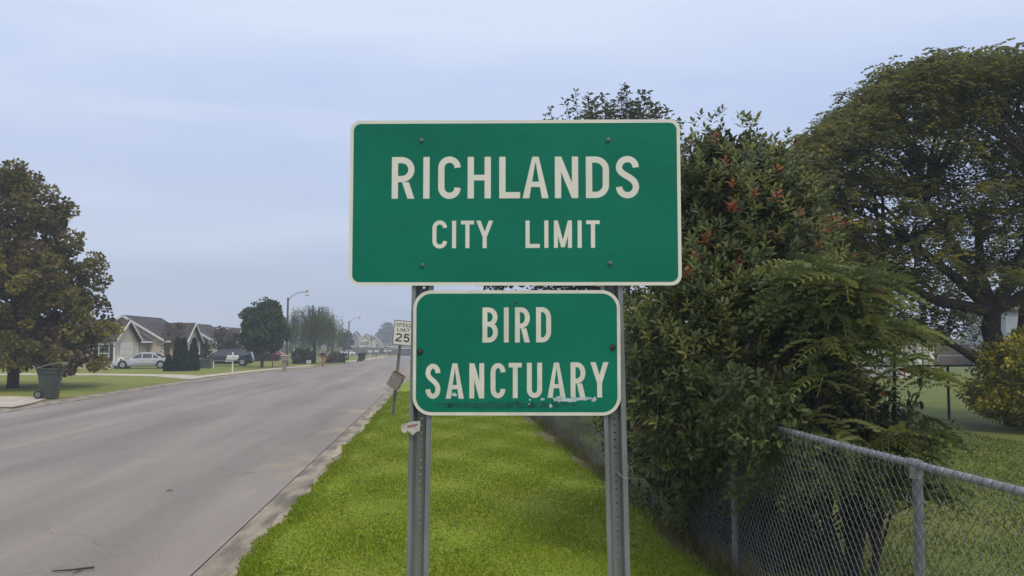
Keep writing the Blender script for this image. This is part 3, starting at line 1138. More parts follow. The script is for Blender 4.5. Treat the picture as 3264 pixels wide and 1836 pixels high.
# knuckled wire ends wrapped over the rail
mb = MB()
k = 0
y = 3.1
while y < 30:
    a = PIT
    z0, z1 = FH - .05, FH + .029
    mb.tube([(-.034, y, z0), (-.031, y + a * .45, FH + .005), (-.018, y + a * .85, z1 - .006), (-.004, y + a, z1), (-.017, y + a * 1.2, z1 - .002), (-.030, y + a * 1.55, FH - .002), (-.034, y + 2 * a, z0)],
            .0021, n=4, caps=False)
    y += 2 * PIT
mb.build('wire_ends', wire_m, fence)
posts_y = [1.7, 5.03, 8.3, 11.55, 14.85, 18.15, 21.5, 24.8, 28.1, 31.4, 34.7, 38, 41.3, 44.6, 47.9, 51.2, 54.5, 57.8, 61]
mb = MB(); mb.tube([(0, 0, -.05), (0, 0, FH - .035)], .030, n=14)
pme = mb.mesh('post', post_steel)
mb = MB()
mb.tube([(0, 0, -.075), (0, 0, -.02), (0, 0, -.0)], [.034, .034, .030], n=12)
mb.tube([(0, -.05, .012), (0, .05, .012)], .031, n=12)
cme = mb.mesh('rail_cap', galv)
tme = MB()
tme.tube([(-.036, -.02, 0), (-.052, -.012, .006), (-.058, .004, .012), (-.05, .022, .02), (-.04, .034, .045)], .0022, n=5)
tme = tme.mesh('wire_tie', galv2)
for i, y in enumerate(posts_y):
    p = link('post', pme, fence, (.012, y, 0))
    link('rail_cap', cme, p, (-.012, 0, FH - .012))
    if y < 16:
        link('wire_tie', tme, p, (-.008, 0, FH - .23))

# back fence across the yard
bf = empty('chain_link_fence', (FX, 23.94, 0))
tag(bf, 'dark chain link fence crossing the yard behind the mimosa tree', 'fence')
PIT2 = PIT
cnt = int(24 / PIT)
TV2 = TV[:, [1, 0, 2]]
keepz = TV2[:, 2] < 99
off = np.stack([np.arange(cnt) * PIT, np.full(cnt, .0), -(np.arange(cnt) % 2) * ZP / 2], 1)
V = (TV2[None] * np.array([1, 1, 1.02]) + off[:, None]).reshape(-1, 3)
F = (TF[None] + (np.arange(cnt) * len(TV))[:, None, None]).reshape(-1, 4)
o = link('wire_mesh', npmesh('wire_mesh', V, F, dkwire), bf); o['kind'] = 'stuff'
mb = MB(); mb.tube([(0, 0, 1.62), (12, 0, 1.62), (24, 0, 1.60)], .028, n=10); mb.build('top_rail', dkwire, bf)
mb = MB(); mb.tube([(0, 0, -.05), (0, 0, 1.62)], .038, n=12)
p2 = mb.mesh('post', dkwire)
for xx in (4.6, 8.15, 11.67, 15.2, 18.7, 22.2):
    link('post', p2, bf, (xx, -.04, 0))


# ------------------------------------------------------------------ vegetation
def green(*a): return [tuple(x) for x in a]


# big broadleaf tree on the left, half out of frame, low drooping boughs
tree('broadleaf_tree', (-20.7, 44.4, 0), 'large broadleaf tree with yellowish tufted leaves and drooping boughs at the left, beside the bin', 'tree',
     [(.95, 4.0), (1.3, 4.3), (1.6, 4.2), (2.0, 4.0), (2.9, 3.9), (4.1, 4.05), (5.3, 3.6), (6.4, 3.15), (7.4, 2.8), (8.2, 2.4), (8.9, 2.0), (9.7, 1.5), (10.4, 1.0), (10.9, .4)],
     520, .42, 86, .175, green((.175, .155, .035), (.125, .11, .034), (.25, .215, .035), (.12, .078, .042)), [3, 3.2, 2, 2.4],
     trunk_r=.27, tmpl=TUFT, cl_var=.4, nlimb=90, rin=.35, shell=.55, skirt=1.5)

tree('round_tree', (-15.7, 78.84, 0.0), 'dense round dark green tree on a short trunk between the minivan and the street lamp', 'tree',
     [(1.5, .9), (2.1, 1.6), (2.9, 2.0), (3.9, 2.0), (4.8, 1.6), (5.5, 1.0), (6.0, .35)],
     260, .34, 60, .2, green((.065, .10, .042), (.085, .12, .045), (.052, .078, .036)), trunk_r=.14, tmpl=TUFT, cl_var=.25, nlimb=40, lean=(.04, 0), barkm=bark2)


# weeping willow: long hanging strands from arching limbs
def willow(loc, label, Rw, Hw, n, lean):
    root = empty('weeping_willow', loc)
    tag(root, label, 'tree')
    parts = []
    an = rng.random(n) * 2 * np.pi
    rr = Rw * np.sqrt(rng.random(n)) * (1 + .12 * np.sin(an * 5))
    top = Hw * np.clip(1 - .28 * (rr / Rw) ** 2 + .10 * np.sin(an * 3 + rr * 2) + .08 * rng.normal(size=n), .45, 1.06)
    ln = top * (.35 + .55 * rng.random(n))
    K = 26
    t = np.linspace(0, 1, K)[None]
    cx = (np.cos(an) * rr)[:, None] + .06 * rng.normal(size=(n, 1)) * t
    cy = (np.sin(an) * rr)[:, None] + .06 * rng.normal(size=(n, 1)) * t
    cz = top[:, None] - ln[:, None] * t
    cz = np.maximum(cz, .25)
    P = np.stack([cx, cy, cz], 2).reshape(-1, 3)
    P += rng.normal(size=P.shape) * .05
    D = np.tile(np.array([0, 0, -1.]), (len(P), 1)) + unit(len(P)) * .45
    base = np.array(green((.12, .145, .055), (.085, .11, .045), (.15, .17, .07)))[rng.integers(0, 3, n)]
    C = np.repeat(base * (.8 + .4 * rng.random((n, 1))), K, 0)
    V, F, Cc = scatter(NARROW, P, D, unit(len(P)), .22 * (.7 + .6 * rng.random(len(P))), C)
    link('crown', npmesh('crown', V, F, leaf_thin, Cc), root)
    mb = MB()
    mb.tube([(0, 0, -.1), (.05, 0, 1), (0, .1, 2.2), (.1, 0, 3.4)], [.24, .2, .14, .08], n=9)
    for i in range(0, n, max(1, n // 34)):
        e = Vector((math.cos(an[i]) * rr[i], math.sin(an[i]) * rr[i], top[i]))
        s_ = Vector((0, 0, rnd.uniform(1.4, 2.8)))
        m_ = Vector((e.x * .55, e.y * .55, e.z + .1))
        mb.tube([s_, s_.lerp(m_, .5) + Vector((0, 0, .2)), m_, e], [.08, .06, .04, .02], n=5, caps=False)
    mb.build('trunk', bark2, root, smooth=True)
    return root


willow((-13.18, 93.01, 0.0), 'weeping willow with long hanging strands behind the stop sign', 2.9, 5.7, 900, 0)
tree('dark_shrub', (-14.173, 91.5, -0.025), 'wide dark shrub under the left side of the willow', 'shrub', [(.1, .9), (.7, 1.15), (1.3, .8), (1.6, .3)], 90, .24, 42, .14,
     green((.05, .062, .032), (.04, .05, .028)), trunk_r=.06, tmpl=TUFT, nlimb=8)
tree('dark_shrub', (-11.37, 96.97, 0.0), 'low spreading shrub under the right side of the willow', 'shrub', [(.1, .9), (.5, 1.1), (.9, .6), (1.1, .2)], 70, .22, 42, .14,
     green((.055, .07, .032), (.07, .08, .036)), trunk_r=.05, tmpl=TUFT, nlimb=8)
tree('slender_tree', (-20.19, 191.57, -0.824), 'slender dark tree in front of the grey two storey house, beside the far lamp pole', 'tree',
     [(1.3, .6), (2.1, 1.2), (3.0, 1.4), (4.0, 1.1), (4.8, .8), (5.5, .3)], 70, .4, 50, .26, green((.025, .042, .028), (.035, .055, .03)), trunk_r=.12, tmpl=TUFT, nlimb=16)


def conifer(loc, label, r, h, tips=1):
    root = empty('arborvitae', loc)
    tag(root, label, 'shrub', 'arborvitaes in front of the beige house')
    cs = []
    offs = [(0, 1)] if tips == 1 else [(-.32 * r, 1.), (.38 * r, .97)]
    for ox, k in offs:
        n = 150
        z = rng.random(n) ** 1.25 * h * k
        rr = r * (1 - .1 * tips) * np.clip(1 - (z / (h * k)) ** 1.7, .04, 1) * np.where(z < h * .12, .85, 1) * (.85 + .15 * rng.random(n))
        a = rng.random(n) * 2 * np.pi
        cs.append(np.stack([ox + np.cos(a) * rr * .8, np.sin(a) * rr * .8, z + .05], 1))
    c = np.concatenate(cs)
    V, F, C = clump_leaves(c, .11, 54, .11, TUFT, green((.024, .05, .022), (.03, .06, .026)), flat=1.2, up=.3, droop=-.6, cl_var=.15)
    link('foliage', npmesh('foliage', V, F, leaf_m, C), root)
    mb = MB(); mb.tube([(0, 0, -.1), (0, 0, h * .7)], [.06, .02], n=6); mb.build('stem', bark, root)


conifer((-20.68, 68.78, 0.0), 'small low arborvitae just behind the silver sedan, shortest of three', .42, 1.15)
conifer((-19.98, 69.42, 0.0), 'tall double-tipped arborvitae, middle one of three on the lawn', .62, 2.5, 2)
conifer((-19.17, 70.07, 0.0), 'tall arborvitae beside the green utility cabinet, right one of three', .58, 2.45)

tree('crape_myrtle', (-23.23, 78.55, 0.0), 'sparse reddish crape myrtle in front of the first beige house', 'tree',
     [(1.3, .5), (2.0, 1.0), (2.8, 1.2), (3.5, .9), (4.0, .4)], 44, .28, 16, .15, green((.085, .075, .04), (.10, .06, .04), (.20, .04, .045)), [4, 2, .3],
     trunk_r=.05, tmpl=TUFT, nlimb=26, barkm=bark2)
tree('crape_myrtle', (-22.86, 93.81, 0.0), 'sparse crape myrtle behind the navy minivan', 'tree',
     [(1.3, .4), (2.0, .9), (2.8, 1.1), (3.4, .8), (3.9, .3)], 40, .3, 20, .17, green((.07, .05, .035), (.05, .05, .03)), trunk_r=.05, tmpl=TUFT, nlimb=20, barkm=bark2)
tree('crape_myrtle', (-21.05, 93.66, 0.0), 'crape myrtle at the corner of the yellow house wall', 'tree',
     [(1.0, .4), (1.8, .9), (2.6, 1.0), (3.2, .5)], 40, .3, 24, .17, green((.06, .055, .035), (.05, .05, .03)), trunk_r=.05, tmpl=TUFT, nlimb=20, barkm=bark2)
for (px_, lab, r_, h_, nn) in [((-29.06, 87.08, 0.0), 'rounded green shrub against the beige wall behind the silver sedan', 1.2, 2.4, 70),
                               ((-31.63, 87.29, 0.0), 'low shrub at the corner of the first beige house', .9, .9, 40),
                               ((-23.3, 99.41, 0.0), 'leafy shrub behind the roof of the navy minivan', 1.2, 2.3, 70),
                               ((-21.44, 106.48, -0.058), 'clipped hedge under the windows of the yellow house', 2.3, 1.2, 90),
                               ((-24.99, 93.99, 0.0), 'dark shrub at the porch of the second house', 1.0, 2.5, 70),
                               ((-17.35, 250.84, -1.358), 'rounded green shrub in front of the grey board fence', 1.6, 2.2, 60),
                               ((-16.71, 267.49, -1.507), 'yellowish shrub at the right end of the board fence', 1.9, 2.3, 60)]:
    tree('shrub', px_, lab, 'shrub', [(.15, r_ * .8), (h_ * .45, r_), (h_ * .8, r_ * .7), (h_, r_ * .2)], nn, .3, 34, .16,
         green((.035, .05, .022), (.055, .07, .028), (.03, .04, .02)), trunk_r=.05, tmpl=TUFT, nlimb=6, depth=.6)

# far hazy woods
def wood(name, label, y, spans, kind='stuff'):
    parts = []
    for (xa, xb, h, n) in spans:
        cx = xa + (xb - xa) * rng.random(n)
        hh = h * (.78 + .22 * np.sin(cx * .19 + h) * np.sin(cx * .073)) * (.75 + .35 * rng.random(n))
        edge = np.clip(np.minimum(cx - xa, xb - cx) / (h * .8), .35, 1)
        z = hh * edge * (.25 + .75 * rng.random(n) ** .5)
        c = np.stack([cx, y + rng.random(n) * 14, z + gz(y)], 1)
        parts.append(clump_leaves(c, h * .11 * (.6 + .8 * rng.random(n)), 22, h * .075, TUFT, green((.028, .04, .024), (.035, .046, .026), (.022, .032, .02)), flat=.8))
    V, F, C = merge(parts)
    o = link(name, npmesh(name, V, F, leaf_m, C))
    return tag(o, label, 'woods', kind=kind)


wood('far_woods', 'distant hazy line of woods at the end of the road', 430, [(-36.177, -15.632, 16.5, 300), (-44.198, -36.935, 11.5, 90), (-15.632, 46.215, 11, 260)])
wood('far_woods', 'distant hazy tree clump rising behind the beige house roofs', 300,
     [(-78.378, -72.208, 10.0, 80), (-73.238, -68.393, 12.5, 90), (-69.115, -53.048, 10.2, 130), (-85.55, -81.455, 8.9, 60), (-183.469, -84.015, 8.2, 420)])
wood('far_woods', 'dark line of woods beyond the yard at the right', 150, [(29.869, 119.946, 6.5, 520)])

# airy tree whose crown tops the big sign
def airy_tree():
    root = empty('airy_tree', (6.099, 31, 0))
    tag(root, 'airy light green tree whose crown rises just above the city limit sign', 'tree')
    cs, mb = [], MB()
    mb.tube([(0, 0, -.1), (.1, 0, 2), (0, .2, 4.5), (.05, .1, 7.5)], [.26, .22, .16, .08], n=9)
    P, D, Cc = [], [], []
    for i in range(190):
        a = rnd.uniform(0, 6.283)
        spread = math.sqrt(rnd.random())
        tx, ty = math.cos(a) * 3.0 * spread - .1, math.sin(a) * 3.0 * spread
        tz = 11.4 - 1.6 * spread ** 2.2 + rnd.uniform(-1.4, .3)
        if rnd.random() < .35: tz -= rnd.uniform(1, 4)
        s_ = Vector((0, .1, rnd.uniform(2.8, 7)))
        e = Vector((tx, ty, tz)); m_ = s_.lerp(e, .5) + Vector((tx * .18, ty * .18, -.2))
        mb.tube([s_, m_, e], [.06, .03, .008], n=4, caps=False)
        # upright feathery shoot
        L_ = rnd.uniform(1.2, 2.3)
        n_ = 90
        for k in range(n_):
            t = k / n_
            p = e - Vector((0, 0, L_ * (1 - t))) * 1 + (m_ - e) * (.25 * (1 - t))
            rr = .34 * (1 - t * .8)
            aa = rnd.uniform(0, 6.283)
            P.append((p.x + math.cos(aa) * rr * rnd.random(), p.y + math.sin(aa) * rr * rnd.random(), p.z + .1 * rnd.random()))
            D.append((math.cos(aa), math.sin(aa), .25))
    P, D = np.array(P), np.array(D)
    base = np.array(green((.075, .09, .035), (.06, .07, .03), (.09, .095, .035)))[rng.integers(0, 3, len(P))]
    V, F, C = scatter(LEAF, P, D + unit(len(P)) * .5, unit(len(P)) + np.array([0, 0, .8]), .19 * (.7 + .6 * rng.random(len(P))), base * (.8 + .4 * rng.random((len(P), 1))))
    c = np.stack([2.9 * rng.normal(size=190) * .5, 2.9 * rng.normal(size=190) * .5, 4.6 + 5.0 * rng.random(190)], 1)
    p2 = clump_leaves(c, .5, 40, .2, LEAF, green((.06, .07, .03), (.05, .065, .028)))
    # low left bough seen between the two signs
    c3 = np.stack([rng.uniform(-4.6, -.5, 70), rng.uniform(-1, 1, 70), rng.uniform(3.9, 5.6, 70)], 1)
    p3 = clump_leaves(c3, .36, 34, .2, LEAF, green((.04, .05, .03), (.055, .065, .028)))
    V, F, C = merge([(V, F, C), p2, p3])
    link('crown', npmesh('crown', V, F, leaf_thin, C), root)
    for k in range(0, 70, 6):
        limbs(mb, (0, 0, 2.4), [c3[k]], .09, (0, .1, 5), n=5)
    mb.build('trunk', bark2, root, smooth=True)


airy_tree()

# mimosa: wide layered crown of drooping feathery leaves with sky gaps
MIMF = frond(3, 1, .45, .42, .33, 2)


def mimosa():
    bx_, by_ = 15.401, 22.4
    root = empty('mimosa_tree', (bx_, by_, 0))
    tag(root, 'wide spreading mimosa tree with layered feathery drooping leaves at the right', 'tree')
    mb = MB()
    mb.tube([(.1, 0, -.1), (.05, 0, .7), (-.25, -.05, 1.5), (-.62, -.1, 2.6), (-.62, -.2, 3.2)], [.34, .30, .27, .25, .22], n=10)
    # outline of the crown top: local x against height
    ox = np.array([-8.1, -7.3, -6.5, -5.5, -4.8, -4.3, -3.9, -2.7, -1, 0, 1.5, 3, 4.5, 5.5])
    oz = np.array([5.6, 6.6, 7.3, 8.0, 8.5, 9.1, 9.7, 9.95, 10.1, 10.2, 10.1, 9.7, 8.2, 6.0])
    lay = []
    for i in range(2900):
        x = rnd.uniform(-8.0, 3.6)
        y = rnd.uniform(-2.8, 3.2)
        zt = float(np.interp(x, ox, oz)) - .06 * y * y
        u = rnd.random()
        if u < .26: z = zt - rnd.uniform(.1, .8)
        else:
            zlow = 2.5 if x > -4.4 else 4.0
            z = rnd.uniform(zlow, zt - .5)
        if z < 3.7 and (y < -.6 or x > -.2): continue
        if x > -1.8 and y < -1.6 and z < 8.6: continue
        # open pockets where the sky shows
        gx, gz_ = x, z
        hole = any(((gx - a) / ra) ** 2 + ((gz_ - b) / rb) ** 2 < 1 for a, b, ra, rb in
                   ((-2.9, 6.5, .9, .40), (-5.0, 5.6, .75, .32), (-.6, 8.3, 1.2, .28), (-3.0, 8.2, .5, .2), (-4.6, 4.2, .7, .35), (.4, 6.4, .5, .4), (-2.4, 3.9, .5, .4), (-1.0, 4.9, .5, .4), (-3.9, 7.3, .4, .25)))
        if hole and rnd.random() < .9: continue
        lay.append((x, y, z, rnd.uniform(.24, .55)))
    hubs = [Vector((-2.6, .2, 5.0)), Vector((-.8, 0, 5.6)), Vector((1.2, .4, 5.8)), Vector((-3.8, -.5, 4.0)), Vector((-1.6, 1.2, 6.4)), Vector((.4, -1.2, 6.6)), Vector((2.8, 0, 5))]
    st = Vector((-.62, -.2, 3.1))
    for h in hubs:
        m_ = st.lerp(h, .5) + Vector((rnd.uniform(-.2, .2), rnd.uniform(-.2, .2), -.15))
        mb.tube([st, m_, h], [.17, .13, .09], n=8, caps=False)
    # the low limb crossing in front of the back fence
    mb.tube([(-.35, -.2, 1.25), (-1.0, -.35, 1.65), (-1.9, -.5, 2.2), (-3.0, -.6, 2.65), (-4.1, -.7, 3.0), (-5.0, -.7, 3.5)], [.11, .10, .09, .075, .05, .02], n=8)
    for x in (1.0,):
        mb.tube([(.3, .3, 0), (.45, .3, 1.6), (.6, .2, 3.2), (1.2, .4, 5.4)], [.2, .18, .16, .08], n=8)
    P, D, Nn = [], [], []
    ci = []
    for k, (x, y, z, r) in enumerate(lay):
        e = Vector((x, y, z))
        h = min(hubs, key=lambda q: (q - e).length + (3 if q.z > z + .8 else 0))
        if k % 20 == 0:
            m_ = h.lerp(e, .5) + Vector((rnd.uniform(-.5, .5), rnd.uniform(-.3, .3), rnd.uniform(-.1, .5)))
            m2_ = m_.lerp(e, .5) + Vector((rnd.uniform(-.25, .25), 0, rnd.uniform(-.1, .2)))
            mb.tube([h, h.lerp(m_, .5) + Vector((0, 0, .12)), m_, m2_, e - Vector((0, 0, .05))], [.07, .055, .04, .022, .008], n=5, caps=False)
        n_ = int(8 + 52 * r * r)
        for _ in range(n_):
            a = rnd.uniform(0, 6.283); q = r * math.sqrt(rnd.random())
            dx, dy = math.cos(a) * q, math.sin(a) * q
            P.append((x + dx, y + dy, z + .10 - .2 * (q / r) ** 2 + rnd.uniform(-.14, .06)))
            b = a + rnd.uniform(-2.2, 2.2)
            D.append((math.cos(b) * .8, math.sin(b) * .8, rnd.uniform(-.75, .35)))
            Nn.append((math.cos(b) * .6, math.sin(b) * .6, 1))
            ci.append(k)
    for x_ in range(60):
        pass
    P, D, Nn = np.array(P), np.array(D), np.array(Nn)
    ci = np.array(ci)
    base = np.array(green((.12, .135, .048), (.15, .155, .045), (.095, .105, .048), (.24, .215, .04)))[rng.choice(4, len(lay) + 1, p=[.4, .3, .22, .08])]
    C = base[ci] * (.75 + .5 * rng.random((len(lay) + 1, 1)))[ci] * (.8 + .4 * rng.random((len(P), 1)))
    yel = rng.random(len(P)) < .2
    C[yel] = np.array((.21, .195, .03)) * (.7 + .5 * rng.random((yel.sum(), 1)))
    V, F, Cc = scatter(MIMF, P, D, Nn, .27 * (.7 + .6 * rng.random(len(P))), C)
    link('crown', npmesh('crown', V, F, leaf_thin, Cc), root)
    mb.build('trunk', bark, root, smooth=True)


mimosa()

# golden shrub
def golden():
    root = empty('golden_shrub', (15.288, 21.1, 0))
    tag(root, 'rounded golden green shrub in front of the mimosa trunk at the right edge', 'shrub')
    n = 640
    u = unit(n); u[:, 2] = np.where(rng.random(n) < .62, np.abs(u[:, 2]), -np.abs(u[:, 2]) * .4)
    k = .72 + .28 * rng.random(n)
    lob = 1 + .07 * np.sin(u[:, 0] * 9) + .06 * np.sin(u[:, 2] * 11 + 2)
    c = u * np.array([1.72, 1.6, 1.75]) * (k * lob)[:, None] + np.array([0, 0, .95])
    c[:, 2] = np.maximum(c[:, 2], .25)
    V, F, C = clump_leaves(c, .2, 60, .11, LEAF, green((.32, .285, .035), (.42, .36, .045), (.21, .215, .04), (.13, .15, .04)), [3, 1.6, 2.5, 2], cl_var=.35)
    link('foliage', npmesh('foliage', V, F, leaf_m, C), root)
    mb = MB()
    limbs(mb, (0, 0, 0), c[:40], .05, (0, 0, 1.0))
    mb.tube([(0, 0, -.1), (0, 0, 1.0)], [.09, .05], n=6)
    mb.build('stems', bark, root)


golden()


def leaf_parts(name, mesh_t, m, P, D, Nn, S, C, parent, limit=300, campos=(0, 0, 2.3), palette=5, near_bias=None):
    """nearest, outermost leaves as objects of their own; returns mask of those kept for the joined mesh"""
    TV, TF = mesh_t
    dist = np.linalg.norm(P + np.array(parent.location) - np.array(campos), axis=1)
    score = dist if near_bias is None else dist + near_bias
    order = np.argsort(score)[:limit]
    # shared meshes in a few tints
    cols = C[order]
    q = np.argsort(cols.sum(1))
    groups = np.array_split(q, palette)
    metas = {}
    M = frames(D, Nn)
    for gi, g_ in enumerate(groups):
        tint = np.repeat(cols[g_].mean(0)[None], len(TV), 0)
        me = npmesh(name, TV, TF, m, tint)
        for j in g_:
            i = order[j]
            o = link(name, me, parent)
            mm = Matrix([[M[i][r_][c_] * S[i] for c_ in range(3)] + [P[i][r_]] for r_ in range(3)] + [[0, 0, 0, 1]])
            o.matrix_local = mm
    mask = np.ones(len(P), bool); mask[order] = False
    return mask


def photinia():
    root = empty('photinia_bush', (3.34, 9.9, 0))
    tag(root, 'tall leafy red tip photinia bush with scarlet young shoots leaning over the fence', 'shrub')
    hs = np.array([.25, .6, 1.2, 2.0, 2.8, 3.4, 3.95, 4.3, 4.55])
    rs = np.array([.6, 1.0, 1.38, 1.50, 1.36, 1.22, 1.05, .8, .3])
    n = 5600
    z = rng.uniform(.3, 4.55, n)
    a = rng.random(n) * 2 * np.pi
    r = np.interp(z, hs, rs)
    lob = 1 + .10 * np.sin(a * 4 + z * 2) + .08 * np.sin(a * 7 - z * 3.1) + .06 * np.sin(z * 6 + a * 2)
    k = np.where(rng.random(n) < .7, .86 + .2 * rng.random(n), .45 + .4 * rng.random(n))
    c = np.stack([np.cos(a) * r * k * lob, np.sin(a) * r * k * lob, z + .1 * np.sin(a * 5)], 1)
    out = np.stack([np.cos(a), np.sin(a), np.where(z > 3.6, 1.3, .45)], 1)
    m4 = 1500                                                     # lower lobe leaning over the fence towards the sumac
    u4 = unit(m4); u4[:, 1] = -np.abs(u4[:, 1]) * .9
    c[:m4] = u4 * np.array([.95, .85, 1.15]) * (.8 + .25 * rng.random((m4, 1))) * (1 + .1 * np.sin(u4[:, :1] * 9 + u4[:, 2:] * 7)) + np.array([-.45, -.95, 2.05])
    z[:m4] = c[:m4, 2]; k[:m4] = .95
    sp_ = (z > 3.6) & (rng.random(n) < .22)                        # young shoots standing proud of the top
    c[sp_, 2] += .08 + .26 * rng.random(sp_.sum())
    out[:m4] = u4 + np.array([0, 0, .5])
    out /= np.linalg.norm(out, axis=1, keepdims=True)
    axis = out + unit(n) * .45 + np.array([0, 0, .55]); axis /= np.linalg.norm(axis, axis=1, keepdims=True)
    per = 8
    idx = np.repeat(np.arange(n), per)
    ax = axis[idx]
    sp = rng.random(len(idx))
    ph = np.tile(np.arange(per) * 2.4, n) + rng.random(len(idx)) * .5
    e1 = np.cross(ax, np.array([.3, .9, .1])); e1 /= np.linalg.norm(e1, axis=1, keepdims=True)
    e2 = np.cross(ax, e1)
    rad = np.cos(ph)[:, None] * e1 + np.sin(ph)[:, None] * e2
    tier = np.tile(np.arange(per) / per, n)
    red = (rng.random(n) < np.where((z > 2.9) & (z < 4.15), .08, .012)) & (k > .88)
    openn = np.where(red[idx], .75, 1.0 - .45 * tier)
    D = ax * (1.1 - .8 * openn[:, None] + .25 * tier[:, None]) + rad * openn[:, None] + np.array([0, 0, -.12])
    Nn = ax * 1.0 - rad * .35 + unit(len(idx)) * .12
    P = c[idx] + ax * (.10 * tier)[:, None]
    S = .086 * (.75 + .5 * rng.random(len(idx)))
    base = np.array(green((.13, .152, .038), (.095, .118, .038), (.175, .185, .048), (.078, .094, .04)))
    cb = base[rng.choice(4, n, p=[.34, .34, .12, .20])]
    C = cb[idx] * (.8 + .4 * rng.random((len(idx), 1)))
    rc = np.array(green((.40, .11, .055), (.34, .13, .05), (.28, .08, .04)))[rng.integers(0, 3, n)]
    C[red[idx]] = (rc[idx] * (.8 + .4 * rng.random((len(idx), 1))))[red[idx]]
    bias = np.where((k[idx] > .9), 0, 5.)
    mask = leaf_parts('leaf', LEAFP, leaf_gl, P, D, Nn, S, C, root, 300, near_bias=bias)
    V, F, Cc = scatter((LEAF[0] * np.array([1, .95, 1]), LEAF[1]), P[mask], D[mask], Nn[mask], S[mask], C[mask])
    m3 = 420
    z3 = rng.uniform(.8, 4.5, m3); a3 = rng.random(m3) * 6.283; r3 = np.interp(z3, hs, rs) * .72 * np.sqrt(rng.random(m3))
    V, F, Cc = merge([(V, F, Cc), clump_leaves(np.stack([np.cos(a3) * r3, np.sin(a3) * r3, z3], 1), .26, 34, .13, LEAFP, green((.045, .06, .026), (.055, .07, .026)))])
    o = link('foliage', npmesh('foliage', V, F, leaf_gl, Cc), root); o['kind'] = 'stuff'
    mb = MB()
    for i in range(9):
        aa = i * .7
        b = Vector((math.cos(aa) * .25, math.sin(aa) * .25, -.05))
        e = Vector((math.cos(aa) * .8, math.sin(aa) * .8, 2.2 + rnd.uniform(0, 1.8)))
        mb.tube([b, b.lerp(e, .4) + Vector((.05, 0, .1)), b.lerp(e, .75), e], [.045, .035, .025, .01], n=6)
    for i in range(0, n, 14):
        p = Vector(c[i]); q = Vector((p.x * .55, p.y * .55, max(.2, p.z - .5)))
        mb.tube([q, p], [.009, .004], n=4, caps=False)
    mb.build('stems', bark, root)
    return root


LEAFP = (np.array([(0, 0, 0), (.28, .15, .05), (.28, -.15, .05), (.3, 0, 0), (.68, .165, .03), (.68, -.165, .03), (.7, 0, -.03), (1, 0, -.11)], float),
         np.array([(0, 3, 1), (0, 2, 3), (1, 3, 6), (1, 6, 4), (3, 2, 5), (3, 5, 6), (4, 6, 7), (6, 5, 7)]))
photinia()

# winged sumac: pinnate fronds spilling over the fence
SUMF = frond(8, 1, .85, .27, .135)


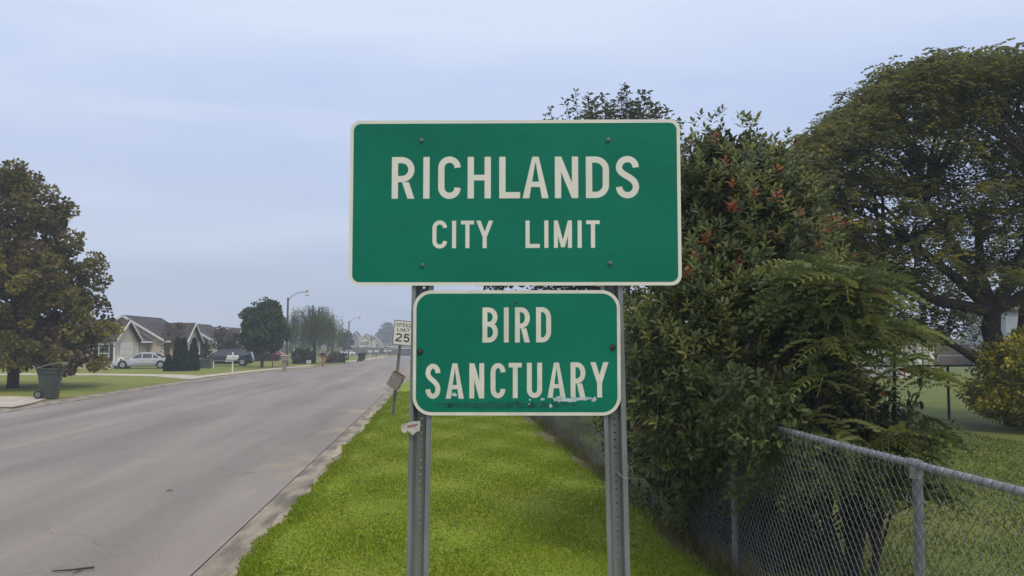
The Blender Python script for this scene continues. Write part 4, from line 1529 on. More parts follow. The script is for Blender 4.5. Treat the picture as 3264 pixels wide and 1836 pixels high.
def sumac():
    root = empty('sumac_shrub', (3.75, 7.95, 0))
    tag(root, 'feathery sumac shrub with long pinnate leaves spilling over the chain link fence', 'shrub')
    n = 330
    cs, ax = [], []
    while len(cs) < n:
        x, y, z = rnd.uniform(-1.5, .55), rnd.uniform(-.75, 1.6), rnd.uniform(.9, 3.0)
        top = 2.95 - .55 * max(0, x + .1) ** 1.3 - .10 * max(0, -x - .5)
        if z > top: continue
        rx = 1.28 if z > 1.45 else 1.0
        if x > .2 and (x - .2) * 1.2 + z > 2.75: continue
        if x < -.62 - .35 * max(0, 1.7 - z) or (x / rx) ** 2 + (y / 1.4) ** 2 + ((z - 1.75) / 1.35) ** 2 > 1.05: continue
        if (x / rx) ** 2 + (y / 1.4) ** 2 + ((z - 1.75) / 1.35) ** 2 < .30: continue
        if 3.75 + x < 2.95 and z < 1.42: continue
        if y < -.75 and x < .0 and z < 1.75: continue
        cs.append((x, y, z)); v = Vector((x, y, .9)).normalized(); ax.append((v.x, v.y, v.z))
    c, ax = np.array(cs), np.array(ax)
    per = 8
    idx = np.repeat(np.arange(n), per)
    ph = np.tile(np.arange(per) * 2.399, n) + rng.random(len(idx)) * .6
    D = np.stack([np.cos(ph), np.sin(ph), -.35 + 1.0 * rng.random(len(idx))], 1) + ax[idx] * .45
    Nn = np.tile(np.array([0, 0, 1.]), (len(idx), 1)) + unit(len(idx)) * .45
    P = c[idx] + np.array([0, 0, .12]) * np.tile(np.arange(per) / per, n)[:, None]
    S = .33 * (.65 + .6 * rng.random(len(idx)))
    base = np.array(green((.155, .185, .055), (.12, .15, .05), (.185, .21, .06), (.095, .115, .048)))
    C = base[rng.choice(4, n)][idx] * (.8 + .4 * rng.random((len(idx), 1)))
    rd = rng.random(len(idx)) < .012
    C[rd] = (.28, .05, .03)
    mask = leaf_parts('frond', SUMF, leaf_m, P, D, Nn, S, C, root, 300)
    V, F, Cc = scatter(SUMF, P[mask], D[mask], Nn[mask], S[mask], C[mask])
    o = link('foliage', npmesh('foliage', V, F, leaf_m, Cc), root); o['kind'] = 'stuff'
    mb = MB()
    bases = [Vector((-.55, .5, 0)), Vector((-.2, .1, 0)), Vector((.15, -.2, 0)), Vector((-.7, 1.0, 0))]
    for i in range(0, n, 4):
        e = Vector(c[i]); b = bases[i % 4]
        m_ = b.lerp(e, .45) + Vector((rnd.uniform(-.12, .12), rnd.uniform(-.12, .12), rnd.uniform(-.05, .1)))
        mb.tube([b, m_, e], [.022, .014, .006], n=5, caps=False)
    for b in bases:
        mb.tube([b - Vector((0, 0, .1)), b + Vector((.1, 0, .6)), b + Vector((.3, .05, 1.5)), b + Vector((.35, .1, 2.3))], [.035, .032, .022, .01], n=7)
    mb.build('stems', bark, root)
    # rusty flower panicles
    P2 = []
    for (x, y, z) in ((-.75, -.2, 1.98), (.05, -.55, 2.5), (-.25, -.9, 2.0), (.45, -.3, 2.35)):
        k = 130
        q = rng.normal(size=(k, 3)) * np.array([.045, .045, .07]) + np.array([x, y, z])
        P2.append(q)
    P2 = np.concatenate(P2)
    V, F, Cc = scatter(NARROW, P2, unit(len(P2)), unit(len(P2)), np.full(len(P2), .035), np.tile(np.array([[.19, .10, .055]]), (len(P2), 1)) * (.7 + .6 * rng.random((len(P2), 1))))
    link('flower_panicle', npmesh('flower_panicle', V, F, leaf_m, Cc), root)['kind'] = 'stuff'


sumac()


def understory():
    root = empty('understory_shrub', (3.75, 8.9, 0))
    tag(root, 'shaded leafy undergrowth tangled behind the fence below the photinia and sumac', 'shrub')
    n = 430
    c = []
    while len(c) < n:
        x, y, z = rnd.uniform(-1.1, .35), rnd.uniform(-1.15, 2.6), rnd.uniform(.25, 1.9)
        if 3.75 + x < 2.93 and z < 1.5: continue
        if z < .7 and rnd.random() < .6: continue
        if y < -.7 and z < 1.0: continue
        c.append((x, y, z))
    c = np.array(c)
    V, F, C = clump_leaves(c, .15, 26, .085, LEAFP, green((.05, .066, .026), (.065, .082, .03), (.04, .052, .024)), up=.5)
    # hanging fringe over the road side of the fence
    c2 = []
    while len(c2) < 240:
        y, z = rnd.uniform(-1.0, 3.4), rnd.uniform(.6, 1.9)
        low = .75 + .55 * abs(math.sin(y * 1.7 + .6)) + (.25 if y < 0 else 0)
        if z < low: continue
        c2.append((rnd.uniform(-1.45, -.85), y, z))
    for _ in range(85):
        c2.append((rnd.uniform(-1.3, -.7), rnd.uniform(-1.95, -.9), rnd.uniform(1.32, 2.0)))
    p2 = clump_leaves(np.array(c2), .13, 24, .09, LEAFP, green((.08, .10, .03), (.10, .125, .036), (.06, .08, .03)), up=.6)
    V, F, C = merge([(V, F, C), p2])
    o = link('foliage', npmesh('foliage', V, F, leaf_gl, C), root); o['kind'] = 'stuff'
    mb = MB()
    for i in range(0, 420, 9):
        e = Vector(c[i]); b = Vector((rnd.choice([-.5, -.1, .2]), rnd.choice([-.4, .6, 1.7]), 0))
        mb.tube([b, b.lerp(e, .5) + Vector((rnd.uniform(-.1, .1), rnd.uniform(-.1, .1), .05)), e], [.02, .013, .005], n=5, caps=False)
    for b, e in (((-.15, -.95, -.05), (-.5, -.3, 1.5)), ((.05, -1.0, -.05), (.55, -.55, 1.9)), ((-.3, .3, -.05), (-.6, .6, 1.7)), ((0, 1.6, -.05), (-.4, 1.4, 1.6))):
        b, e = Vector(b), Vector(e)
        mb.tube([b, b.lerp(e, .5) + Vector((.06, .02, 0)), e], [.05, .038, .02], n=7)
    mb.build('stems', bark, root)


understory()


def sapling(loc, label, h, spread, n, cols, lf=.11, tmpl=LEAFP, rname='sapling'):
    root = empty(rname, loc); tag(root, label, 'shrub')
    mb = MB(); P = []
    for i in range(n):
        a = rnd.uniform(0, 6.283)
        e = Vector((math.cos(a) * spread * rnd.random() + spread * .3, math.sin(a) * spread * rnd.random(), h * rnd.uniform(.55, 1)))
        b = Vector((0, 0, h * rnd.uniform(0, .35)))
        m_ = b.lerp(e, .5) + Vector((rnd.uniform(-.06, .06), rnd.uniform(-.06, .06), .04))
        mb.tube([b, m_, e], [.016, .01, .004], n=5, caps=False)
        for k in range(26):
            t = .35 + .65 * rnd.random()
            q = m_.lerp(e, t); P.append((q.x + rnd.uniform(-.04, .04), q.y + rnd.uniform(-.04, .04), q.z + rnd.uniform(-.04, .04)))
    mb.tube([(0, 0, -.05), (0, 0, h * .4)], [.025, .016], n=6)
    mb.build('stems', bark, root)
    P = np.array(P); cols = np.array(cols)
    V, F, C = scatter(tmpl, P, unit(len(P)) + np.array([0, 0, -.15]), unit(len(P)) * .5 + np.array([0, 0, 1]), lf * (.6 + .8 * rng.random(len(P))),
                      cols[rng.integers(0, len(cols), len(P))] * (.7 + .6 * rng.random((len(P), 1))))
    link('foliage', npmesh('foliage', V, F, leaf_m, C), root)
    return root


sapling((3.816, 8.0, 0), 'thin leggy sapling with sparse leaves standing behind the near fence panel', 2.05, .75, 30, green((.045, .06, .03), (.06, .07, .035), (.035, .045, .025)))
sapling((4.398, 8.6, 0), 'second leggy sapling right of the sumac with pale narrow leaves', 1.9, .7, 22, green((.055, .065, .04), (.045, .055, .03)), .1, NARROW)
# shrubs along the fence line farther off, seen between and beyond the posts
for (x_, y_, lab, r_, h_) in ((3.75, 13.6, 'tall dark shrub behind the fence right of the second steel post', .95, 3.9), (4.0, 17.5, 'dark leafy shrub behind the fence between the steel posts', 1.1, 3.2),
                              (4.0, 21.5, 'large leafy shrub farther along the fence below the small sign', 1.2, 2.6), (3.6, 27, 'bushy shrub at the far end of the visible fence', 1.3, 2.6), (4.5, 34, 'overgrown shrub closing off the fence line', 1.8, 3.0)):
    tree('fence_shrub', (x_, y_, 0), lab, 'shrub', [(.5, r_ * .7), (h_ * .5, r_), (h_ * .85, r_ * .7), (h_, r_ * .2)], int(90 * r_), .2, 40, .10,
         green((.035, .052, .022), (.028, .04, .02), (.05, .06, .025)), trunk_r=.05, tmpl=LEAF, nlimb=14)
fl = MB(); fl.tube([(0, 0, 0), (0, 0, .025), (.0, 0, .06)], [.012, .03, .02], n=8)
f_ = tag(fl.build('pink_flower', pink_m), 'single pink flower bud among the leaves beside the right steel post', 'flower')
f_.location = (2.309, 8.6, 1.409)


# ------------------------------------------------------------------ grass
def grass(name, label, n, xr, yr, hgt, cols, power=1.6, wd=.006):
    y0_, y1_ = yr
    u = rng.random(n)
    y = y0_ * (y1_ / y0_) ** (u ** (power / 1.6))
    xa = np.array([xr[0] if not callable(xr[0]) else 0] * n, float)
    if callable(xr[0]):
        g_ = np.linspace(y0_, y1_, 500); gx = np.array([xr[0](t) for t in g_]); xa = np.interp(y, g_, gx)
    x = xa + (xr[1] - xa) * rng.random(n)
    edge = np.exp(-(x - xa) / .12)
    h = hgt * (.5 + rng.random(n)) * (1 + .5 * edge) * (1 + .35 * np.sin(x * 3.1 + 1) * np.sin(y * 1.7))
    a = rng.random(n) * 2 * np.pi
    ln = rng.normal(size=(n, 2)) * .55
    wv = wd * (.7 + .6 * rng.random(n)) * (1 + y / 14)
    b = np.stack([x, y, np.full(n, .055)], 1)
    d = np.stack([np.cos(a), np.sin(a), np.zeros(n)], 1) * wv[:, None]
    tip = b + np.stack([ln[:, 0] * h, ln[:, 1] * h, h], 1)
    V = np.stack([b - d, b + d, tip], 1).reshape(-1, 3)
    F = np.arange(3 * n).reshape(-1, 3)
    cols = np.array(cols)
    patch = .5 + .5 * np.sin(x * 1.9 + 2 * np.sin(y * .8)) * np.sin(y * 1.1 + x)
    ci = np.clip((rng.random(n) * .8 + patch * .25) * len(cols), 0, len(cols) - 1).astype(int)
    C = cols[ci] * (.86 + .28 * rng.random((n, 1)))
    dry = rng.random(n) < .04
    C[dry] = (.24, .20, .09)
    o = link(name, npmesh(name, V, F, blade_m, np.repeat(C, 3, 0)))
    tag(o, label, 'grass', kind='stuff')


gc = green((.175, .25, .008), (.205, .28, .010), (.14, .22, .010), (.27, .29, .025))
grass('grass', 'bright mown grass of the verge between kerb and fence', 300000, (lambda y: GR(y) - .04, 2.85), (4.6, 40), .023, gc)
grass('grass', 'mown grass of the shaded yard behind the chain link fence', 130000, (2.85, 13.), (3.4, 30), .042, green((.10, .135, .018), (.125, .155, .02), (.085, .115, .02), (.17, .17, .04)))  # blade colours darkened to carry the yard's shade
for (cx, cy, rx, ry) in ((2.72, 9.6, .22, .7), (2.66, 12.9, .16, 1.0), (2.7, 16.2, .2, 1.2), (2.62, 20.5, .22, 1.4), (2.75, 7.7, .14, .5), (2.66, 26, .2, 2.2)):
    mb = MB()
    P = blob(cx, cy, rx, ry, .068, 30, .34)
    mb.add(P + [(cx, cy, .074)], [(i, (i + 1) % 30, 30) for i in range(30)])
    tag(mb.build('bare_soil', dirt_m, fixn=False), 'patch of bare soil and straw worn along the foot of the fence', 'soil', kind='stuff')
# broadleaf weeds and a few dead leaves in the verge
wp = np.stack([rng.uniform(-1.7, 2.7, 150), 7 * (34 / 7) ** rng.random(150), np.full(150, .065)], 1)
wi = np.repeat(np.arange(150), 9)
aa = rng.random(len(wi)) * 6.283
V, F, C = scatter(LEAF, wp[wi] + rng.normal(size=(len(wi), 3)) * np.array([.03, .03, .004]), np.stack([np.cos(aa), np.sin(aa), .35 + .3 * rng.random(len(wi))], 1), np.tile(np.array([0, 0, 1.]), (len(wi), 1)),
                  .05 * (.6 + .8 * rng.random(len(wi))), np.array(green((.10, .19, .02), (.14, .22, .03), (.09, .15, .03)))[rng.integers(0, 3, len(wi))])
tag(link('weeds', npmesh('weeds', V, F, blade_m, C)), 'small broadleaf weeds scattered through the mown verge', 'weeds', kind='stuff')
lp = np.stack([rng.uniform(-1.7, 2.7, 70), 7 * (30 / 7) ** rng.random(70), np.full(70, .088)], 1)
V, F, C = scatter(LEAF, lp, unit(70) * np.array([1, 1, .2]), unit(70) * .5 + np.array([0, 0, 1]), .06 * (.5 + .8 * rng.random(70)), np.tile(np.array([[.16, .09, .045]]), (70, 1)) * (.6 + .9 * rng.random((70, 1))))
tag(link('dead_leaves', npmesh('dead_leaves', V, F, blade_m, C)), 'a few curled brown leaves lying in the mown verge', 'leaves', kind='stuff')
# taller unmown tufts along the fence line
n = 26000
yy_ = 5 * (45 / 5) ** rng.random(n)
xx_ = FX + rng.normal(size=n) * .10
hh_ = .05 + .16 * rng.random(n) ** 2 * (1 + .8 * np.sin(yy_ * 2.1) * np.sin(yy_ * .7))
b = np.stack([xx_, yy_, np.full(n, .05)], 1)
a = rng.random(n) * 6.283
d = np.stack([np.cos(a), np.sin(a), 0 * a], 1) * (.004 * (1 + yy_ / 12))[:, None]
tip = b + np.stack([rng.normal(size=n) * .4 * hh_, rng.normal(size=n) * .4 * hh_, hh_], 1)
V = np.stack([b - d, b + d, tip], 1).reshape(-1, 3)
cc = np.array(green((.09, .11, .02), (.16, .14, .06), (.06, .085, .02), (.20, .15, .08)))[rng.integers(0, 4, n)]
tag(link('long_grass', npmesh('long_grass', V, np.arange(3 * n).reshape(-1, 3), blade_m, np.repeat(cc, 3, 0))), 'untrimmed grass and straw along the foot of the fence', 'grass', kind='stuff')
# debris and straw in the gutter
n = 900
yy_ = rng.choice([9.6, 10.3, 12.9, 13.1, 16.7, 17.0, 22, 30, 8.7], n) + rng.normal(size=n) * .22
xx_ = -1.98 + rng.normal(size=n) * .09
b = np.stack([xx_, yy_, np.full(n, .03)], 1); a = rng.random(n) * 6.283
dd = np.stack([np.cos(a), np.sin(a), .15 * rng.random(n)], 1) * (.05 + .05 * rng.random(n))[:, None]
pp = np.stack([-np.sin(a), np.cos(a), 0 * a], 1) * .004
V = np.stack([b - pp, b + pp, b + dd], 1).reshape(-1, 3)
cc = np.array(green((.14, .10, .06), (.08, .06, .035), (.10, .10, .04)))[rng.integers(0, 3, n)]
tag(link('gutter_litter', npmesh('gutter_litter', V, np.arange(3 * n).reshape(-1, 3), blade_m, np.repeat(cc, 3, 0))), 'dead grass and twigs caught in the gutter', 'litter', kind='stuff')
mb = MB()
mb.tube([(-.22, .0, .012), (-.05, .01, .016), (.16, .08, .02)], [.006, .010, .012], n=6)
mb.tube([(.06, .04, .016), (.03, -.12, .012)], [.008, .004], n=5)
o = mb.build('fallen_twig', bark2); o.location = (-3.62, 9.17, 0.012)
tag(o, 'forked dry twig lying on the road at the bottom left', 'twig')
mb = MB(); mb.slab([(-.05, -.02, .004), (.0, -.035, .010), (.06, -.01, .004), (.02, .025, .010), (-.03, .02, .006)], .004)
o = mb.build('fallen_leaf', bark2); o.location = (-4.14, 13.95, 0.02)
tag(o, 'curled dark leaf lying alone on the middle of the road', 'leaf')


# ------------------------------------------------------------------ houses
def window(parent, c, wd, ht, face='-y', shutters=True, glass_name='pane', split=True):
    """c = centre on the wall; face '-y' or '+x'"""
    rot = 0 if face == '-y' else R(90)
    w_ = link('window', None, parent, c, rot)
    mb = MB()
    t = .07
    mb.box((0, -.02, ht / 2 + t / 2), (wd + 2 * t, .06, t)); mb.box((0, -.02, -ht / 2 - t / 2), (wd + 2 * t + .06, .09, t))
    mb.box((-wd / 2 - t / 2, -.02, 0), (t, .06, ht)); mb.box((wd / 2 + t / 2, -.02, 0), (t, .06, ht))
    if split: mb.box((0, -.015, 0), (wd, .045, .05))
    me = mb.mesh('window', trim_w)
    bpy.data.objects.remove(w_)
    w_ = link('window', me, parent, c, rot)
    p = MB(); p.box((0, -.004, 0), (wd, .012, ht)); p.build('pane', glass_m, w_)
    if shutters:
        for s_ in (-1, 1):
            q = MB(); q.box((s_ * (wd / 2 + t + .17), -.022, 0), (.3, .05, ht + .1)); q.build('shutter', shutter_m, w_)
    return w_


def beige_house(loc, label, wallm, trim2=brick_m, roofm=roof_m):
    root = empty('house', loc)
    tag(root, label, 'house', 'single storey houses along the left side of the road')
    ze, zr, hw, Ln = 2.42, 4.87, 4.0, 11.6
    th = .16
    # main block
    wx = hw - .35
    zi = ze + (zr - ze) * .35 / hw - th * .6
    mb = MB()
    mb.prism([(-wx, 0), (wx, 0), (wx, zi), (0, zr - th), (-wx, zi)], 'y', .35, Ln - .35)
    mb.prism([(0, 0), (hw + 1.15, 0), (hw + 1.15, ze - .12), (0, ze - .12)], 'y', 2.2, 7.4)   # front bay of the cross gable
    mb.prism([(2.2, ze - .12), (7.4, ze - .12), (4.8, 4.2 - th)], 'x', .5, hw + 1.15)
    mb.prism([(-5.0, 0), (2.55, 0), (2.55, ze + .2), (-5.0, ze + .2)], 'y', -9.0, -3.4)         # near wing
    mb.prism([(-9.0, ze + .2), (-3.4, ze + .2), (-6.2, 4.25 - th)], 'x', -5.0, 2.55)
    mb.box((.7, -1.6, 1.15), (3.2, 3.2, 2.3))
    mb.build('wall', wallm, root)
    rf = MB()
    s_ = [(-hw, ze), (0, zr)]
    for sg in (-1, 1):
        rf.slab([(sg * hw, 0, ze), (sg * hw, Ln, ze), (0, Ln, zr), (0, 0, zr)][::sg], th)
    # cross gable
    xe = hw + 1.5
    for sg in (-1, 1):
        y_e = 4.8 + sg * 2.95
        rf.slab([(0.3, y_e, ze - .1), (xe, y_e, ze - .1), (xe, 4.8, 4.22), (.3, 4.8, 4.22)][::-sg], th)
    # near wing
    for sg in (-1, 1):
        y_e = -6.2 + sg * 3.1
        rf.slab([(-5.2, y_e, ze + .1), (2.9, y_e, ze + .1), (2.9, -6.2, 4.27), (-5.2, -6.2, 4.27)][::-sg], th)
    # porch roof plane between the wing and the main gable
    rf.slab([(2.75, -3.2, ze), (2.75, .3, ze), (.1, .3, 4.0), (.1, -3.2, 4.0)], th)
    rf.build('roof', roofm, root)
    tm = MB()
    for sg in (-1, 1):
        tm.bar((sg * (hw + .01), -.03, ze - .09), (0, -.03, zr - .09), .05, wd2=.19)
        tm.bar((xe + .03, 4.8 + sg * 2.97, ze - .2), (xe + .03, 4.8, 4.12), .05, wd2=.17)
        tm.bar((2.93, -6.2 + sg * 3.12, ze), (2.93, -6.2, 4.17), .05, wd2=.17)
    tm.bar((hw + .03, 0, ze - .1), (hw + .03, 1.8, ze - .1), .05, wd2=.18)
    tm.bar((hw + .03, 7.8, ze - .1), (hw + .03, Ln, ze - .1), .05, wd2=.18)
    tm.bar((2.79, -3.1, ze - .12), (2.79, .2, ze - .12), .05, wd2=.18)
    for (x_, y_) in ((2.57, -9.0), (2.57, -3.4), (wx + .01, .34), (hw + 1.17, 2.2), (hw + 1.17, 7.4)):
        tm.box((x_, y_, 1.15), (.12, .12, 2.3))
    tm.build('trim', trim_w, root)
    window(root, (1.75, -9.03, 1.35), .75, 1.45)
    window(root, (-1.1, -9.03, 1.35), .75, 1.45)
    window(root, (hw + 1.18, 4.8, 1.35), .95, 1.45, '+x')
    window(root, (wx + .03, 9.4, 1.35), .95, 1.45, '+x')
    window(root, (1.75, -3.23 + .0, 1.35), .6, 1.0) if False else None
    dm = MB(); dm.box((hw - .2, 1.45, 1.0), (.06, .95, 2.0)); d_ = dm.build('door', trim2, root)
    dm = MB(); dm.box((hw - .13, 1.8, 1.0), (.05, .06, .06)); dm.build('handle', bolt_m, d_)
    # garage door on the wing
    gd = MB()
    for k in range(4):
        gd.box((2.6, -6.2, .3 + k * .55), (.06, 3.0, .53))
    gd.build('garage_door', trim_w, root)
    pp = MB()
    for y_ in (.6, 1.9):
        pp.box((hw + .95, y_, 1.15), (.14, .14, 2.3))
    pp.build('porch_post', trim_w, root)
    return root


HXA = -29.913
beige_house((HXA, 85, 0), 'nearest beige house with dark gabled roof, behind the silver sedan', side_beige)
beige_house((HXA, 105, -.32), 'second beige house with dark gabled roof, behind the navy minivan', side_beige)
beige_house((HXA + .3, 123.5, -.5), 'pale yellow house with brown roof half hidden by the round tree', side_cream)


def far_house(name, label, y, x0, x1, ze, zr, dep, wallm, roofm, wins=(), gar=None, ridge='y', group='two storey houses at the far end of the road'):
    """gable faces the camera when ridge == 'y'"""
    zg = gz(y)
    root = empty(name, ((x0 + x1) / 2, y, zg)); tag(root, label, 'house', group)
    hw = (x1 - x0) / 2
    ze -= zg; zr -= zg
    mb = MB()
    rf = MB()
    tm = MB()
    if ridge == 'y':
        mb.prism([(-hw, 0), (hw, 0), (hw, ze), (0, zr), (-hw, ze)], 'y', 0, dep)
        for sg in (-1, 1):
            rf.slab([(sg * (hw + .4), -.4, ze - .1), (sg * (hw + .4), dep + .4, ze - .1), (0, dep + .4, zr + .22), (0, -.4, zr + .22)][::sg], .22)
            tm.bar((sg * (hw + .4), -.46, ze - .25), (0, -.46, zr + .05), .08, wd2=.28)
    else:
        mb.box((0, dep / 2, ze / 2), (hw * 2, dep, ze))
        rf.slab([(-hw - .4, -.5, ze - .1), (hw + .4, -.5, ze - .1), (hw + .4, dep / 2, zr), (-hw - .4, dep / 2, zr)], .22)
        rf.slab([(-hw - .4, dep / 2, zr), (hw + .4, dep / 2, zr), (hw + .4, dep + .5, ze - .1), (-hw - .4, dep + .5, ze - .1)], .22)
        mb.prism([(0, ze), (dep, ze), (dep / 2, zr - .25)], 'x', -hw + .01, hw - .01)
        tm.box((0, -.55, ze - .2), (hw * 2 + .8, .08, .2))
    for sg in (-1, 1):
        tm.box((sg * hw, -.02, ze / 2 - .1), (.22, .16, ze - .3))
    mb.build('wall', wallm, root); rf.build('roof', roofm, root); tm.build('trim', trim_w, root)
    for (px_, z_, w_, h_, sh) in wins:
        window(root, (px_ - (x0 + x1) / 2, -.03, z_ - zg), w_, h_, shutters=sh)
    if gar:
        g_ = MB()
        for k in range(3):
            g_.box((gar[0] - (x0 + x1) / 2, -.05, .45 + k * .75), (gar[1], .08, .72))
        g_.build('garage_door', trim_w if len(gar) < 3 else shutter_m, root)
    return root


far_house('house', 'cream two storey house with three front windows, middle of the far houses', 268, -24.247, -21.13, 3.26, 4.604, 10, side_cream, roof_l,
          [(-23.822, 1.868, .55, 1.0, True), (-23.161, 1.868, .45, 1.0, False), (-22.311, 1.868, .7, 1.1, True)], (-22.17, 1.9, 1))
far_house('house', 'grey two storey wing house with brown roof at the left of the far houses', 276, -28.175, -25.068, 3.288, 5.464, 10, side_grey, roof_l,
          [(-25.457, 0.621, .7, 1.0, False)])
far_house('house', 'cream two storey house with a long sloping roof, right of the utility pole', 285, -23.475, -18.846, 1.688, 4.342, 11, side_white, roof_l,
          [(-20.458, 1.229, .5, .95, False), (-19.854, 1.229, .5, .95, False)])
far_house('house', 'pale house with wide garage door farthest along the road', 330, -21.355, -14.106, 0.765, 2.064, 9, side_white, roof_l,
          [(-17.734, 0.292, .4, .6, False), (-16.447, 0.292, .4, .6, False)], (-16.681, 2.1), 'x')
far_house('house', 'pale house partly hidden behind the speed limit sign', 310, -13.691, -5.754, 0.303, 1.634, 9, side_white, roof_l, [], None, 'x')
far_house('house', 'tall grey gabled house behind the right side of the willow', 240, -28.207, -24.669, 3.847, 5.74, 10, side_white, roof_l, [])


def board_fence(label, a, b, h, m, bw, group=None):
    a, b = Vector((a[0], a[1], 0)), Vector((b[0], b[1], 0))
    ln = (b - a).length
    d = b - a
    root = empty('board_fence', (a.x, a.y, gz(a.y)), math.atan2(d.y, d.x)); tag(root, label, 'fence')
    n = int(ln / bw)
    dz = (gz(b.y) - gz(a.y)) / max(1, n)
    mb = MB(); mb.box((0, 0, h / 2), (bw - .018, .03, h)); me = mb.mesh('board', m)
    for i in range(min(n, 300)):
        o = link('board', me, root, ((i + .5) * bw, rnd.uniform(-.008, .008), dz * i + rnd.uniform(-.03, .03)))
    for z_ in (.35, h - .35):
        mb = MB(); mb.bar((0, .05, z_), (ln, .05, z_ + gz(b.y) - gz(a.y)), .06, wd2=.09); mb.build('rail', m, root)
    return root


board_fence('long grey weathered board fence in front of the far cream houses', (-20.639, 205), (-15.872, 235), 2.0, wood_m, .15)
board_fence('brown board fence at the right of the far houses', (-14.127, 235), (-11.451, 240), 1.75, wood_b, .15)
board_fence('grey board fence nearest the road end', (-10.735, 225), (-4.88, 190), 1.7, wood_m, .15)
board_fence('tall weathered brown plank fence across the back of the yard', (46.71, 80), (62.911, 82), 2.08, wood_b, .145)

# white neighbour house behind the plank fence, shed, grey gable
nh = empty('neighbour_house', (62.456, 92, 0)); tag(nh, 'low white sided house showing above the plank fence', 'house')
mb = MB(); mb.box((0, 4, 1.35), (15, 8, 2.7)); mb.build('wall', side_white, nh)
mb = MB(); mb.slab([(-8, -.5, 2.6), (8, -.5, 2.6), (8, 4, 3.3), (-8, 4, 3.3)], .15); mb.slab([(-8, 4, 3.3), (8, 4, 3.3), (8, 8.5, 2.6), (-8, 8.5, 2.6)], .15); mb.build('roof', alum, nh)
window(nh, (-3.5, -.03, 1.7), .8, 1.0); window(nh, (2.5, -.03, 1.7), .8, 1.0)

gh = empty('grey_house', (52.563, 75, 0)); tag(gh, 'dull grey building rising behind the mimosa trunk at the right edge', 'house')
mb = MB(); mb.box((0, 3, 2.6), (2.8, 6, 5.2)); mb.build('wall', side_grey, gh)
mb = MB(); mb.slab([(-1.7, -.3, 5.2), (1.7, -.3, 5.2), (1.7, 3, 6.2), (-1.7, 3, 6.2)], .15); mb.slab([(-1.7, 3, 6.2), (1.7, 3, 6.2), (1.7, 6.3, 5.2), (-1.7, 6.3, 5.2)], .15)
mb.build('roof', roof_m, gh)

sh = empty('garden_shed', (29.036, 52, 0)); tag(sh, 'white open-fronted garden shed with red brown edge trim across the yard', 'shed')
w2 = 1.62
mb = MB(); mb.box((0, 3.0, 1.35), (w2 * 2, .1, 2.7)); mb.box((-w2 + .05, 1.5, 1.35), (.1, 2.9, 2.7)); mb.build('wall', side_white, sh)
for x_ in (-.55, .65, w2 - .15):
    mb = MB(); mb.box((x_, 0, 1.35), (.30, .16, 2.7)); c_ = mb.build('column', trim_w, sh)
    mb = MB(); mb.box((x_ + .2, -.01, 1.35), (.10, .18, 2.7)); mb.build('edge_trim', brick_m, c_)
mb = MB(); mb.slab([(-w2 - .3, -.4, 2.75), (w2 + .3, -.4, 2.75), (w2 + .3, 1.5, 3.3), (-w2 - .3, 1.5, 3.3)], .12)
mb.slab([(-w2 - .3, 1.5, 3.3), (w2 + .3, 1.5, 3.3), (w2 + .3, 3.4, 2.75), (-w2 - .3, 3.4, 2.75)], .12); mb.build('roof', trim_w, sh)
mb = MB(); mb.box((0, -.42, 2.66), (w2 * 2 + .6, .05, .16)); mb.build('fascia', brick_m, sh)
mb = MB(); mb.box((.15, -.02, .45), (1.3, .06, .9)); mb.build('low_panel', trim_w, sh)

# light chain link fence in front of the plank fence
lf = empty('chain_link_fence', (36.688, 62, 0)); tag(lf, 'thin galvanized fence standing in front of the plank fence', 'fence')
mb = MB(); mb.tube([(0, 0, 1.28), (11, 0, 1.28)], .03, n=6); mb.build('top_rail', galv2, lf)
mb = MB(); mb.tube([(0, 0, 0), (0, 0, 1.28)], .035, n=6); pm3 = mb.mesh('post', galv2)
for i in range(5): link('post', pm3, lf, (.2 + 2.65 * i, 0, 0))
cnt = 240
off = np.stack([np.arange(cnt) * PIT, np.zeros(cnt), -(np.arange(cnt) % 2) * ZP / 2], 1)
V = (TV2[None] * np.array([1, 1, .8]) + off[:, None]).reshape(-1, 3)
F = (TF[None] + (np.arange(cnt) * len(TV))[:, None, None]).reshape(-1, 4)
o = link('wire_mesh', npmesh('wire_mesh', V, F, wire_m), lf); o['kind'] = 'stuff'


